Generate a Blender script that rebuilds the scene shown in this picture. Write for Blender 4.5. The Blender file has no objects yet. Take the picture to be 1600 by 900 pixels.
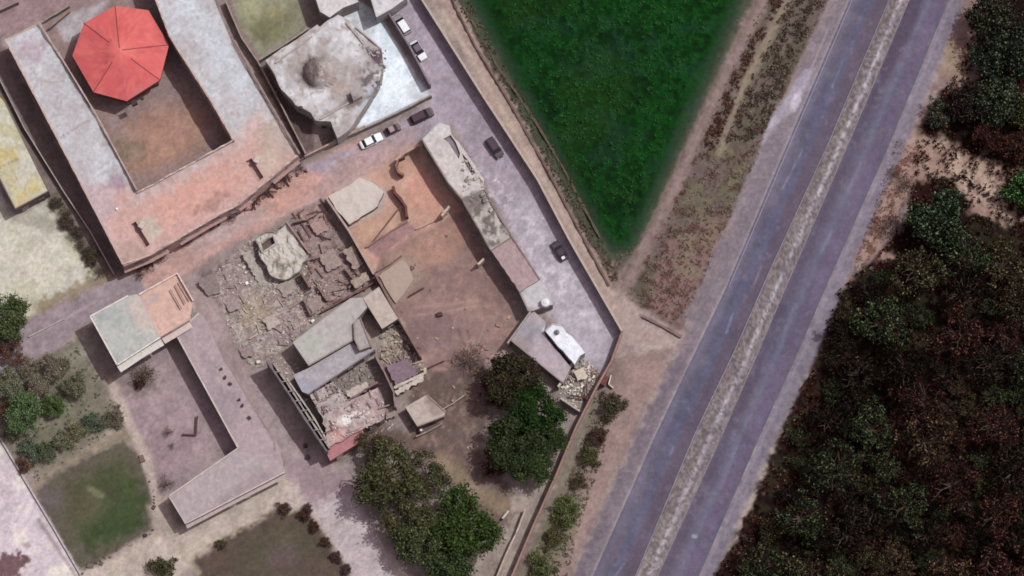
import bpy, bmesh, math, random
import numpy as np
from mathutils import Vector, Matrix, noise as mnoise
from mathutils.geometry import delaunay_2d_cdt

S = bpy.context.scene
COL = S.collection
R = math.radians
rnd = random.Random(7)

# ------------------------------------------------------------------ camera, light
TILT = R(13.0); DIST = 900.0
cam_d = bpy.data.cameras.new('camera'); cam = bpy.data.objects.new('camera', cam_d); COL.objects.link(cam)
cam.location = (0, -DIST*math.sin(TILT), DIST*math.cos(TILT)); cam.rotation_euler = (TILT, 0, 0)
cam_d.sensor_width = 36; cam_d.lens = 36*DIST/200.0; cam_d.clip_start = 10; cam_d.clip_end = 6000
S.camera = cam

SUN_EL = R(60.0); SUN_AZ = math.atan2(.905, .425)          # azimuth from +Y towards +X
sd = Vector((math.sin(SUN_AZ)*math.cos(SUN_EL), math.cos(SUN_AZ)*math.cos(SUN_EL), math.sin(SUN_EL)))
sl = bpy.data.lights.new('sun', 'SUN'); sl.energy = 3.0; sl.angle = R(0.6); sl.color = (1.0, .97, .93)
so = bpy.data.objects.new('sun', sl); COL.objects.link(so); so.rotation_euler = sd.to_track_quat('Z', 'Y').to_euler()
W = bpy.data.worlds.new('World'); S.world = W; W.use_nodes = True
wn = W.node_tree.nodes; wl = W.node_tree.links; wn.clear()
sky = wn.new('ShaderNodeTexSky'); sky.sky_type = 'NISHITA'; sky.sun_disc = False
sky.sun_elevation = SUN_EL; sky.sun_rotation = SUN_AZ; sky.air_density = 1.0; sky.dust_density = 3.0
hs = wn.new('ShaderNodeHueSaturation'); hs.inputs['Saturation'].default_value = .25
wm_ = wn.new('ShaderNodeMix'); wm_.data_type = 'RGBA'; wm_.blend_type = 'MULTIPLY'; wm_.inputs[0].default_value = 1
wm_.inputs[7].default_value = (1.0, .74, .80, 1)
bg = wn.new('ShaderNodeBackground'); bg.inputs[1].default_value = 0.15
wo = wn.new('ShaderNodeOutputWorld')
wl.new(sky.outputs[0], hs.inputs['Color']); wl.new(hs.outputs[0], wm_.inputs[6]); wl.new(wm_.outputs[2], bg.inputs[0]); wl.new(bg.outputs[0], wo.inputs[0])
S.view_settings.view_transform = 'Standard'; S.view_settings.look = 'None'
S.view_settings.exposure = 0.38; S.view_settings.gamma = 1.0; S.view_settings.use_curve_mapping = False
S.cycles.filter_width = 1.7
S.cycles.max_bounces = 5; S.cycles.diffuse_bounces = 2

# K: how bright a flat sunlit surface of albedo 1 shows (linear), per channel
K = np.array([1.86, 1.63, 1.66])

# ------------------------------------------------------------------ plan coordinates
# plan units: 1 unit = 1/8 m on the ground as seen from the aircraft; pt(u, v, z) gives the world point at height z
ct, st = math.cos(TILT), math.sin(TILT)
FPX = 1600*cam_d.lens/36
def pt(u, v, z=0.0):
    dx, dy, dz = (u-800)/FPX, (450-v)/FPX, -1.0
    wx, wy, wz = dx, dy*ct - dz*st*1.0, dy*st + dz*ct
    t = (z - cam.location.z)/wz
    return Vector((wx*t, cam.location.y + wy*t, z))
def plan(x, y, z):
    rx, ry, rz = x, y - cam.location.y, z - cam.location.z
    cy_ = ry*ct + rz*st; cz = -ry*st + rz*ct
    return 800 + FPX*rx/(-cz), 450 - FPX*cy_/(-cz)

def s2l(c):
    c = np.asarray(c, float)/255.0
    return np.where(c <= .04045, c/12.92, ((c+.055)/1.055)**2.4)
def alb(c):
    return np.clip(s2l(c)/K, 0.0015, .82)

# ------------------------------------------------------------------ paint boards (surface colours: soil, stains, wear, and some painted shade)
MX, MY = 60, 60
CW, CH = 1600+2*MX, 900+2*MY
def up(g, h, w):
    gh, gw = g.shape
    y = np.linspace(0, gh-1.001, h); x = np.linspace(0, gw-1.001, w)
    yi = y.astype(int); xi = x.astype(int); fy = (y-yi); fx = (x-xi)
    fy = (fy*fy*(3-2*fy))[:, None]; fx = (fx*fx*(3-2*fx))[None, :]
    a = g[yi][:, xi]; b = g[yi][:, xi+1]; c = g[yi+1][:, xi]; d = g[yi+1][:, xi+1]
    return (a*(1-fx)+b*fx)*(1-fy) + (c*(1-fx)+d*fx)*fy
def vnoise(cell, seed, oct=3, pers=.55, h=CH, w=CW):
    r = np.random.RandomState(seed); out = np.zeros((h, w), np.float32); amp = 1; tot = 0
    for o in range(oct):
        c = max(cell/2**o, 1.2)
        out += amp*up(r.rand(int(h/c)+3, int(w/c)+3), h, w); tot += amp; amp *= pers
    out /= tot
    return np.clip((out-.5)*1.9+.5, 0, 1).astype(np.float32)
N_BIG = vnoise(140, 1, 4); N_MID = vnoise(36, 2, 4); N_SM = vnoise(10, 3, 3, .7); N_FINE = vnoise(3.2, 4, 2, .7); N_MID2 = vnoise(24, 5, 4)
UU, VV = np.meshgrid(np.arange(CW)-MX, np.arange(CH)-MY)
UU = UU.astype(np.float32); VV = VV.astype(np.float32)

def box(pts, pad):
    xs = [p[0] for p in pts]; ys = [p[1] for p in pts]
    x0 = int(max(0, min(xs)-pad+MX)); x1 = int(min(CW, max(xs)+pad+MX+1))
    y0 = int(max(0, min(ys)-pad+MY)); y1 = int(min(CH, max(ys)+pad+MY+1))
    return slice(y0, y1), slice(x0, x1)
def sdist(pts, u, v, closed=True):
    d = np.full(u.shape, 1e9, np.float32); ins = np.zeros(u.shape, bool); n = len(pts)
    for i in range(n if closed else n-1):
        ax, ay = pts[i]; bx, by = pts[(i+1) % n]
        ex, ey = bx-ax, by-ay; L = ex*ex+ey*ey+1e-9
        t = np.clip(((u-ax)*ex+(v-ay)*ey)/L, 0, 1)
        d = np.minimum(d, np.hypot(u-ax-t*ex, v-ay-t*ey))
        if closed and ay != by:
            c = ((ay > v) != (by > v)) & (u < (bx-ax)*(v-ay)/(by-ay)+ax)
            ins ^= c
    return np.where(ins, -d, d) if closed else d
def sm(x): x = np.clip(x, 0, 1); return x*x*(3-2*x)

class Board:
    def __init__(s, base): s.a = np.zeros((CH, CW, 3), np.float32); s.a[:] = base
    def mix(s, sl, m, c):
        m = m[..., None]; s.a[sl] = s.a[sl]*(1-m) + np.asarray(c, np.float32)*m
    def poly(s, pts, c, soft=4, wob=3, amt=1.0):
        sl = box(pts, soft+wob+2); d = sdist(pts, UU[sl], VV[sl]) + (N_SM[sl]-.5)*2*wob
        s.mix(sl, sm(.5-d/(2*soft+.01))*amt, c)
    def line(s, pts, w, c, soft=2, wob=1, amt=1.0):
        sl = box(pts, w+soft+wob+2); d = sdist(pts, UU[sl], VV[sl], False) - w/2 + (N_SM[sl]-.5)*2*wob
        s.mix(sl, sm(.5-d/(2*soft+.01))*amt, c)
    def blob(s, x, y, rx, ry, ang, c, soft=.5, amt=1.0, wob=.3):
        m = max(rx, ry)*(1+soft+wob); sl = box([(x-m, y-m), (x+m, y+m)], 2)
        a = R(ang); u = UU[sl]-x; v = VV[sl]-y
        p = (u*math.cos(a)+v*math.sin(a))/rx; q = (-u*math.sin(a)+v*math.cos(a))/ry
        d = np.hypot(p, q) + (N_SM[sl]-.5)*2*wob
        s.mix(sl, sm((1+soft/2-d)/soft)*amt, c)
    def mott(s, pts, c, N, lo=.5, hi=.7, amt=.7, soft=6):
        sl = box(pts, soft+2); d = sdist(pts, UU[sl], VV[sl])
        s.mix(sl, sm(.5-d/(2*soft))*sm((N[sl]-lo)/(hi-lo))*amt, c)
    def grain(s, pts, amt, N):
        sl = box(pts, 2); d = sdist(pts, UU[sl], VV[sl]); k = (sm(.5-d/8)*(N[sl]-.5)*2*amt)[..., None]
        s.a[sl] = s.a[sl]*(1+k)
    def sample(s, u, v):
        x = np.clip(np.asarray(u)+MX, 0, CW-1.01); y = np.clip(np.asarray(v)+MY, 0, CH-1.01)
        xi = x.astype(int); yi = y.astype(int); fx = (x-xi)[:, None]; fy = (y-yi)[:, None]
        A = s.a; return (A[yi, xi]*(1-fx)+A[yi, xi+1]*fx)*(1-fy) + (A[yi+1, xi]*(1-fx)+A[yi+1, xi+1]*fx)*fy

ALL = [(-60, -60), (1660, -60), (1660, 960), (-60, 960)]
B = Board((146, 130, 128))
B.mott(ALL, (165, 150, 140), N_BIG, .4, .7, .7); B.mott(ALL, (125, 110, 106), N_MID, .5, .8, .5)

# key outlines (plan units)
FIELD = [(712, -60), (730, 20), (770, 80), (800, 140), (830, 195), (870, 265), (905, 320), (935, 370), (957, 398), (985, 392), (1012, 345), (1045, 270), (1082, 190), (1120, 100), (1150, 30), (1188, -60)]
STREET = [(590, -60), (640, -60), (660, 0), (755, 150), (840, 280), (890, 375), (972, 515), (945, 590), (905, 560), (868, 508), (845, 440), (790, 345), (745, 262), (705, 196), (655, 218), (520, 275), (470, 262), (540, 235), (600, 210), (672, 158), (640, 85), (604, 15)]
LANE = [(215, 420), (330, 350), (470, 262), (560, 215), (655, 215), (650, 232), (510, 305), (400, 365), (330, 400), (300, 425), (240, 460), (150, 455)]
WESTLANE = [(-60, 560), (0, 530), (45, 500), (150, 442), (215, 430), (235, 455), (150, 495), (120, 515), (95, 545), (40, 570), (0, 600), (-60, 640)]
PALELOT = [(-60, 330), (0, 290), (20, 345), (80, 310), (112, 360), (160, 432), (90, 465), (45, 498), (-60, 540)]
SOUTHROAD = [(120, 900), (100, 960), (240, 960), (305, 870), (380, 830), (440, 795), (478, 795), (520, 850), (545, 900), (560, 960), (680, 960), (640, 900), (600, 850), (555, 790), (540, 730), (505, 725), (440, 720), (430, 745), (290, 825), (245, 830), (180, 868)]
GARDEN = [(-60, 600), (0, 590), (90, 550), (125, 530), (160, 600), (190, 640), (195, 660), (60, 755), (0, 685), (-60, 640)]
GREEN1 = [(58, 768), (120, 728), (192, 690), (215, 712), (236, 770), (242, 822), (180, 862), (124, 895), (90, 835)]
GREEN2 = [(300, 878), (360, 840), (430, 800), (478, 800), (510, 840), (545, 895), (560, 960), (320, 960)]
WHITELOT = [(-60, 620), (0, 690), (40, 755), (90, 835), (128, 900), (150, 960), (-60, 960)]
OLIVEYARD = [(350, -60), (372, 45), (402, 92), (440, 70), (480, 42), (470, 0), (450, -60)]
INNER = [(190, 590), (230, 555), (262, 540), (372, 700), (262, 775), (245, 760), (225, 700), (190, 640)]
PATH1 = [(175, 600), (200, 655), (228, 715), (243, 770), (250, 810)]
HIGH_L = [(1350, -60), (1325, 7), (1232, 222), (1135, 450), (1082, 560), (1027, 675), (927, 900), (900, 960)]
MED_L = [(1414, -60), (1389, 0), (1294, 225), (1202, 425), (1148, 548), (1087, 675), (993, 900), (968, 960)]
MED_R = [(1445, -60), (1420, 0), (1325, 225), (1227, 450), (1180, 560), (1130, 675), (1027, 900), (1000, 960)]
HIGH_R = [(1505, -60), (1482, 0), (1390, 225), (1290, 450), (1243, 560), (1190, 675), (1092, 900), (1068, 960)]
SHO_L = [(1318, -60), (1290, 10), (1190, 225), (1090, 450), (1045, 560), (985, 675), (885, 900), (855, 960)]
SHO_R = [(1530, -60), (1507, 0), (1415, 225), (1318, 450), (1272, 560), (1216, 675), (1116, 900), (1090, 960)]
WOOD = [(1660, -60), (1520, -60), (1535, 0), (1500, 100), (1440, 190), (1430, 250), (1420, 340), (1370, 400), (1310, 455), (1275, 560), (1225, 670), (1190, 760), (1150, 850), (1110, 905), (1090, 960), (1660, 960)]

# greater zones
B.poly([(-60, -60), (200, -60), (120, 20), (60, 30), (0, 60), (-60, 90)], (150, 125, 128), 5, 3)
B.poly([(-60, 90), (0, 62), (200, 430), (160, 440), (0, 160), (-60, 60)], (125, 108, 108), 4, 2)  # alley ground, its moderate shade painted in as brown grey
B.poly([(60, 30), (110, 5), (240, -20), (370, 222), (218, 308)], (146, 124, 122), 4, 2)         # courtyard
B.blob(255, 215, 75, 45, -28, (168, 128, 112), .8, .8); B.blob(262, 238, 14, 9, 0, (190, 150, 130), .7, .6); B.blob(195, 235, 30, 20, 0, (122, 112, 95), .8, .6)
B.poly([(82, 30), (140, 10), (170, 0), (130, 60), (100, 66)], (172, 162, 166), 5, 3)
B.poly(PALELOT, (200, 193, 180), 6, 5); B.mott(PALELOT, (176, 172, 150), N_MID, .45, .75, .7); B.mott(PALELOT, (165, 155, 140), N_SM, .7, .9, .5)
B.line([(-10, 330), (60, 345), (100, 360)], 18, (165, 155, 145), 8, 4, .7)
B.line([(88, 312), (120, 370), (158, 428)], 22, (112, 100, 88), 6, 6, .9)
B.poly(LANE, (184, 148, 142), 6, 4); B.blob(430, 315, 90, 22, -30, (194, 150, 138), .8, .7); B.blob(360, 355, 60, 14, -28, (178, 158, 160), .8, .6); B.blob(560, 250, 50, 16, -28, (164, 140, 140), .8, .6)
for q_ in ([(240, 420), (300, 385), (360, 352), (430, 340), (480, 330)], [(330, 372), (380, 345), (440, 336), (500, 310), (560, 270)], [(300, 398), (350, 372), (400, 352)]): B.line(q_, 2.5, (196, 176, 176), 2, 2, .55)
B.poly(WESTLANE, (150, 134, 140), 6, 4); B.line([(48, 528), (100, 500), (150, 470)], 3, (178, 166, 166), 2, 1, .7)
B.line([(60, 480), (100, 462), (150, 440), (175, 428)], 16, (140, 124, 104), 5, 6, .8)
B.poly(STREET, (166, 152, 164), 5, 3); B.mott(STREET, (154, 140, 152), N_MID, .4, .8, .5); B.poly([(830, 300), (880, 380), (960, 515), (940, 570), (905, 560), (870, 500), (830, 420), (790, 330)], (180, 170, 180), 14, 6, .8)
B.mott([(720, 250), (830, 300), (960, 520), (860, 500)], (200, 190, 198), N_SM, .6, .85, .6)
B.blob(560, 258, 84, 22, -30, (170, 142, 140), .8, .85)
# paved ways beside the field
B.poly([(660, -60), (693, -60), (716, 0), (860, 260), (960, 440), (1000, 470), (1075, 528), (1040, 560), (985, 560), (972, 515), (890, 375), (755, 150)], (164, 142, 134), 4, 3)
B.line([(694, 20), (760, 130), (830, 250), (905, 375), (955, 460)], 6, (186, 168, 156), 4, 2, .7)
B.line([(715, -20), (760, 75), (815, 165), (870, 265), (930, 375), (965, 440)], 15, (96, 82, 74), 3, 4, .95)
B.line([(722, -20), (768, 75), (822, 165), (878, 265), (935, 375)], 5, (140, 128, 112), 3, 3, .7)
# strip between field and road
STRIP = [(1190, -60), (1165, 0), (1120, 100), (1082, 190), (1045, 270), (1005, 370), (960, 400), (958, 445), (1000, 480), (1060, 515), (1095, 450), (1190, 225), (1290, 10), (1318, -60)]
B.poly(STRIP, (112, 97, 93), 6, 4); B.mott(STRIP, (88, 82, 70), N_MID2, .35, .65, .75); B.mott(STRIP, (60, 40, 36), N_SM, .62, .8, .7)
B.line([(1205, -60), (1180, 0), (1130, 110), (1080, 225), (1040, 320), (1000, 400), (970, 450)], 26, (136, 116, 114), 5, 3, .95); B.line([(1212, -60), (1187, 0), (1137, 110), (1087, 225), (1047, 320), (1007, 400)], 4, (118, 98, 96), 3, 2, .6)
B.line([(1190, -40), (1165, 10), (1118, 110), (1075, 205), (1030, 310), (990, 395)], 6, (96, 74, 66), 4, 2, .8)
B.line([(1250, -60), (1228, 0), (1190, 80), (1160, 140), (1140, 190), (1125, 240)], 12, (142, 128, 112), 6, 4, .9)
B.poly([(1040, 380), (1090, 350), (1140, 340), (1110, 430), (1060, 510), (1010, 480)], (134, 104, 102), 10, 8, .8); B.mott([(1000, 300), (1150, 250), (1100, 450), (1050, 500), (990, 460)], (86, 60, 54), N_SM, .55, .8, .6)
B.mott([(1120, 200), (1180, 230), (1090, 440), (1020, 470), (1060, 330)], (120, 113, 94), N_MID2, .55, .7, .5)
B.poly([(960, 440), (1000, 478), (1062, 526), (1045, 560), (1010, 620), (930, 620), (968, 520)], (160, 142, 138), 8, 4, .9)
B.line([(985, 536), (1045, 545)], 3, (178, 166, 158), 2, 2, .6); B.line([(1000, 492), (1035, 510), (1064, 526)], 3, (92, 72, 68), 2, 1, .8)
# verge by the road
VERGE = [(955, 560), (1050, 545), (1000, 650), (905, 860), (870, 960), (760, 960), (800, 900), (870, 760), (915, 660)]
B.poly(VERGE, (126, 108, 104), 6, 4); B.poly([(975, 560), (1045, 560), (990, 675), (890, 900), (860, 960), (835, 960), (900, 800)], (150, 126, 122), 12, 5)
B.line([(930, 620), (880, 740), (840, 850), (805, 940)], 18, (126, 116, 104), 5, 4, .9); B.blob(870, 830, 24, 60, 24, (110, 108, 84), .8, .6)
B.line([(905, 640), (865, 740), (825, 830), (785, 930)], 22, (122, 96, 96), 4, 3, .0)
# garden, lots
B.poly(GARDEN, (128, 118, 106), 7, 5); B.mott(GARDEN, (112, 110, 92), N_MID, .4, .7, .6); B.blob(110, 560, 40, 14, -30, (150, 142, 130), .8, .7)
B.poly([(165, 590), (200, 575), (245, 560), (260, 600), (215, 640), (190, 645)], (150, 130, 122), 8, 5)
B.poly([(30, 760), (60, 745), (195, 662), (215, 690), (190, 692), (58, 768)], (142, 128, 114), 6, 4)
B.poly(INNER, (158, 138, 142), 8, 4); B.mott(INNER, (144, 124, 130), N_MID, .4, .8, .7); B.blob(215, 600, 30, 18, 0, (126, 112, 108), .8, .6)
B.poly([(90, 735), (58, 768), (90, 835), (124, 895), (242, 822), (236, 770), (215, 712), (192, 690)], (104, 96, 88), 8, 4)
B.poly(GREEN1, (92, 86, 74), 3, 2)
B.poly([(100, 770), (150, 735), (190, 715), (222, 780), (225, 810), (140, 860), (110, 820)], (74, 78, 56), 14, 6, .95)
B.blob(180, 820, 45, 26, -30, (58, 72, 44), .9, .7); B.blob(130, 790, 30, 26, 0, (92, 86, 68), .9, .7); B.blob(150, 770, 16, 6, 30, (134, 130, 104), .8, .6); B.blob(205, 775, 20, 30, -20, (66, 78, 50), .9, .6); B.blob(80, 780, 25, 20, 0, (104, 92, 94), .9, .7)
B.poly(WHITELOT, (204, 190, 196), 4, 2); B.mott(WHITELOT, (190, 176, 180), N_MID, .5, .8, .5); B.mott(WHITELOT, (212, 204, 190), N_MID2, .55, .8, .6)
B.blob(16, 882, 24, 16, -10, (104, 76, 80), .3, .9, .5); B.blob(42, 876, 7, 5, 0, (110, 84, 86), .4, .8, .4); B.blob(42, 852, 7, 5, 0, (168, 152, 156), .6, .8)
B.line([(60, 812), (85, 850), (118, 900)], 5, (150, 130, 134), 2, 1, .7)
B.poly(SOUTHROAD, (186, 170, 162), 8, 5); B.mott(SOUTHROAD, (172, 158, 146), N_MID, .45, .75, .7); B.poly([(470, 780), (545, 760), (600, 860), (640, 960), (570, 960), (530, 860)], (182, 168, 172), 10, 5, .9)
B.line([(300, 870), (360, 835), (430, 800)], 5, (150, 138, 116), 3, 3, .8)
B.poly([(440, 700), (500, 725), (545, 735), (545, 770), (480, 790), (450, 740), (425, 735)], (150, 128, 136), 9, 6, .85)
B.poly(GREEN2, (88, 76, 68), 6, 4); B.blob(430, 860, 60, 34, -25, (86, 80, 66), .9, .8); B.blob(440, 870, 26, 20, -25, (100, 84, 86), .9, .7)
B.line([(285, 865), (310, 895)], 10, (168, 156, 140), 4, 2, .8)
B.line(PATH1, 15, (178, 160, 152), 4, 2, .95)
B.poly([(230, 790), (262, 775), (275, 825), (240, 840)], (172, 156, 146), 6, 4, .9)
B.poly(OLIVEYARD, (140, 136, 116), 6, 4); B.blob(420, 40, 30, 26, -30, (118, 116, 88), .8, .8); B.blob(395, 15, 20, 20, 0, (162, 160, 128), .9, .6); B.blob(430, 20, 16, 12, 0, (160, 150, 116), .9, .5)
B.poly([(345, -10), (350, 10), (400, 100), (470, 245), (488, 232), (410, 95), (375, 40), (355, -20)], (136, 118, 116), 3, 1)
B.poly([(400, 100), (415, 118), (450, 160), (490, 190), (490, 235), (470, 240)], (104, 86, 86), 4, 2)
B.poly([(515, 190), (560, 200), (670, 150), (595, 25), (560, 0), (480, 60)], (206, 208, 214), 3, 1); B.mott([(590, 30), (672, 150), (560, 205)], (238, 244, 254), N_MID, .0, .3, .95); B.mott([(590, 30), (672, 150), (560, 205)], (170, 178, 196), N_FINE, .68, .85, .6)
# plots and ruins ground
PLOTA = [(510, 305), (655, 228), (725, 330), (600, 400), (585, 428)]
B.poly(PLOTA, (192, 154, 138), 5, 3); B.poly([(515, 305), (565, 275), (605, 300), (600, 330), (545, 350)], (190, 176, 172), 8, 5, .85)
B.blob(660, 300, 22, 34, -30, (204, 150, 136), .8, .7); B.blob(585, 365, 40, 20, -35, (184, 150, 132), .8, .8)
PLOTB = [(585, 428), (600, 398), (725, 330), (800, 480), (810, 520), (770, 560), (700, 640), (660, 570), (625, 500), (590, 445)]
B.poly(PLOTB, (146, 120, 116), 5, 3); B.blob(680, 385, 46, 24, -30, (178, 132, 112), .9, .8); B.blob(630, 430, 36, 26, -40, (158, 138, 126), .8, .8)
B.blob(640, 375, 26, 8, -32, (150, 118, 118), .8, .5); B.mott(PLOTB, (168, 130, 116), N_SM, .65, .9, .4); B.mott(PLOTB, (130, 104, 102), N_MID, .5, .85, .5)
B.poly([(570, 386), (634, 344), (650, 358), (588, 404)], (152, 118, 122), 2, 1, .85); B.poly([(600, 400), (690, 345), (720, 350), (700, 400), (640, 440), (605, 450)], (170, 136, 124), 12, 6, .6)
B.blob(680, 520, 40, 36, 0, (132, 110, 112), .9, .55); B.line([(650, 480), (700, 476), (745, 470)], 4, (182, 148, 140), 3, 2, .6); B.line([(720, 520), (726, 550), (730, 575)], 2, (170, 140, 126), 2, 2, .5); B.line([(742, 530), (732, 550)], 2, (186, 160, 148), 2, 2, .5)
YARDS = [(640, 600), (700, 575), (760, 560), (760, 650), (745, 700), (790, 760), (800, 800), (780, 850), (700, 740), (600, 700), (560, 700), (575, 660), (640, 680)]
B.poly([(600, 300), (518, 306), (545, 352), (590, 326)], (190, 178, 176), 4, 3, .7); B.poly([(592, 432), (640, 405), (655, 432), (628, 470), (612, 470)], (166, 146, 134), 6, 5, .8); B.line([(655, 492), (690, 488), (744, 478)], 3, (186, 156, 148), 2, 2, .6); B.line([(730, 515), (742, 570)], 1.6, (92, 70, 68), 1, 2, .6); B.line([(712, 505), (735, 560)], 1.6, (98, 76, 72), 1, 2, .5); B.line([(760, 500), (738, 565)], 1.6, (168, 146, 136), 1, 2, .5); B.mott(PLOTB, (110, 84, 80), N_FINE, .68, .9, .45); B.mott(PLOTA, (150, 110, 100), N_FINE, .7, .9, .35)
B.poly(YARDS, (112, 94, 92), 10, 8); B.mott(YARDS, (104, 86, 80), N_MID, .4, .7, .7); B.line([(690, 720), (740, 765), (785, 790)], 26, (150, 130, 108), 12, 8, .8); B.mott(YARDS, (154, 132, 120), N_SM, .68, .9, .4)
B.line([(720, 650), (745, 680), (735, 720)], 3, (146, 124, 114), 2, 3, .5); B.line([(700, 700), (718, 690), (730, 700)], 3, (146, 124, 114), 2, 3, .5)
RUB1 = [(325, 430), (400, 370), (470, 420), (540, 460), (455, 535), (400, 580), (375, 560)]
B.poly(RUB1, (158, 142, 138), 9, 7); B.mott(RUB1, (194, 184, 178), N_FINE, .4, .8, .6); B.mott(RUB1, (122, 102, 104), N_SM, .55, .8, .6); B.mott(RUB1, (128, 108, 112), N_MID2, .6, .8, .5); B.blob(400, 490, 26, 22, 0, (162, 148, 124), .8, .6)
B.poly([(312, 430), (330, 422), (345, 470), (330, 458)], (110, 92, 96), 3, 2, .8)
B.poly([(300, 425), (318, 440), (385, 560), (415, 620), (445, 700), (432, 700), (385, 625), (312, 490), (285, 460)], (158, 138, 138), 4, 3, .9)
B.poly([(405, 570), (445, 640), (505, 720), (450, 725), (425, 690), (390, 600)], (160, 142, 146), 6, 4, .8)
B.poly([(455, 335), (505, 315), (585, 430), (560, 460), (500, 480), (470, 400)], (150, 130, 128), 5, 3); B.mott([(455, 335), (505, 315), (585, 430), (560, 460), (500, 480), (470, 400)], (112, 90, 90), N_SM, .5, .8, .6); B.mott([(455, 335), (505, 315), (585, 430), (560, 460), (500, 480), (470, 400)], (172, 150, 142), N_FINE, .6, .9, .5)
B.poly([(460, 330), (500, 318), (515, 345), (475, 360)], (172, 140, 136), 6, 4, .7)
RUB2 = [(596, 515), (622, 498), (660, 565), (665, 590), (620, 600), (590, 560)]
B.poly(RUB2, (140, 124, 118), 3, 3); B.mott(RUB2, (178, 164, 148), N_SM, .55, .75, .8); B.mott(RUB2, (92, 66, 66), N_SM, .4, .2, .7)
B.poly([(600, 575), (640, 560), (665, 590), (622, 610)], (118, 96, 106), 4, 3, .7)
# wood floor
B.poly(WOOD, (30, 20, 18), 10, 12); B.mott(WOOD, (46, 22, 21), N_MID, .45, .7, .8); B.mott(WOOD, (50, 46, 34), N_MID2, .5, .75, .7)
B.poly([(1420, -60), (1535, -60), (1535, 60), (1540, 110), (1515, 135), (1470, 130), (1450, 170), (1420, 230), (1400, 300), (1370, 370), (1340, 410), (1320, 450), (1316, 440), (1415, 225), (1480, 90)], (142, 116, 110), 6, 8); B.blob(1500, 90, 34, 34, 0, (150, 130, 112), .7, .7)
B.poly([(1400, 200), (1450, 215), (1490, 230), (1560, 260), (1580, 330), (1600, 345), (1560, 350), (1520, 330), (1490, 280), (1430, 280), (1400, 330), (1375, 380), (1395, 405), (1370, 405), (1345, 400)], (158, 130, 120), 7, 9)
B.mott([(1400, 220), (1450, 240), (1410, 330), (1350, 420), (1330, 400)], (112, 78, 72), N_SM, .5, .75, .8); B.mott([(1450, 200), (1600, 250), (1600, 350), (1500, 300)], (186, 166, 148), N_MID2, .55, .75, .6)
# shoulders
def band(a, b): return a + b[::-1]
def lerpl(a, b, t): return [(p[0]+(q[0]-p[0])*t, p[1]+(q[1]-p[1])*t) for p, q in zip(a, b)]
B.poly(lerpl(SHO_L, HIGH_L, .30)+HIGH_L[::-1], (122, 110, 118), 12, 4); B.poly((SHO_L[:4]+[(1060, 500)])+([(1100, 500)]+HIGH_L[:4][::-1]), (130, 117, 124), 5, 3, .8); B.mott(band(SHO_L, HIGH_L), (128, 118, 126), N_MID, .5, .8, .5)
B.line([(1062, 560), (1005, 675), (905, 895)], 10, (112, 102, 112), 6, 4, .7)
B.poly([(1255, 110), (1275, 105), (1245, 170), (1225, 185), (1190, 225), (1200, 190)], (160, 150, 164), 3, 3, .9); B.blob(1243, 158, 7, 16, 20, (196, 188, 200), .6, .8)
B.line([(1296, 40), (1274, 92), (1240, 170)], 2, (176, 164, 176), 1.5, 1, .6)
B.poly(band(HIGH_R, SHO_R), (128, 118, 130), 5, 3); B.mott(band(HIGH_R, SHO_R), (116, 106, 116), N_MID, .45, .8, .6); B.line(lerpl(HIGH_R, SHO_R, .25), 5, (142, 132, 148), 3, 1, .6)
B.line(lerpl(HIGH_L, MED_L, -.03), 3, (156, 146, 158), 2, 1, .7)
# crop field
B.poly(FIELD, (20, 50, 24), 8, 3); FI = [(735, -60), (830, 170), (900, 290), (958, 385), (990, 375), (1060, 205), (1165, -60)]
B.poly(FI, (12, 52, 16), 20, 6); B.mott(FI, (7, 34, 12), N_MID2, .45, .7, .8, 20); B.mott(FI, (10, 62, 14), N_BIG, .5, .75, .7, 20); B.mott(FI, (30, 62, 30), N_SM, .58, .85, .5, 14); B.mott(FI, (5, 30, 10), N_SM, .45, .2, .6, 14); B.mott(FI, (30, 58, 14), N_BIG, .45, .25, .5, 20); B.mott(FI, (34, 62, 50), N_MID, .62, .8, .4, 14)
B.line([(722, -20), (770, 70), (830, 180), (880, 270), (930, 360), (960, 396), (990, 388), (1030, 300), (1080, 180), (1140, 50), (1165, -20)], 26, (52, 64, 52), 12, 5, .8); B.line([(716, -20), (764, 70), (824, 180), (874, 270), (924, 360), (956, 400), (992, 396), (1036, 300), (1088, 180), (1148, 50), (1175, -20)], 8, (84, 84, 70), 5, 3, .7)
TRK = [(1225, -60), (1192, 0), (1142, 100), (1098, 190), (1054, 290), (1014, 370), (978, 440)]
B.line(TRK, 20, (132, 113, 110), 4, 3, .95); B.line([(a-8, b) for a, b in TRK], 3, (112, 92, 86), 2, 2, .6); B.line([(a+3, b) for a, b in TRK], 4, (146, 127, 123), 3, 2, .6)
B.grain(ALL, .05, N_SM); B.grain(ALL, .07, N_FINE); B.grain(ALL, .05, N_MID2)

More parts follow.
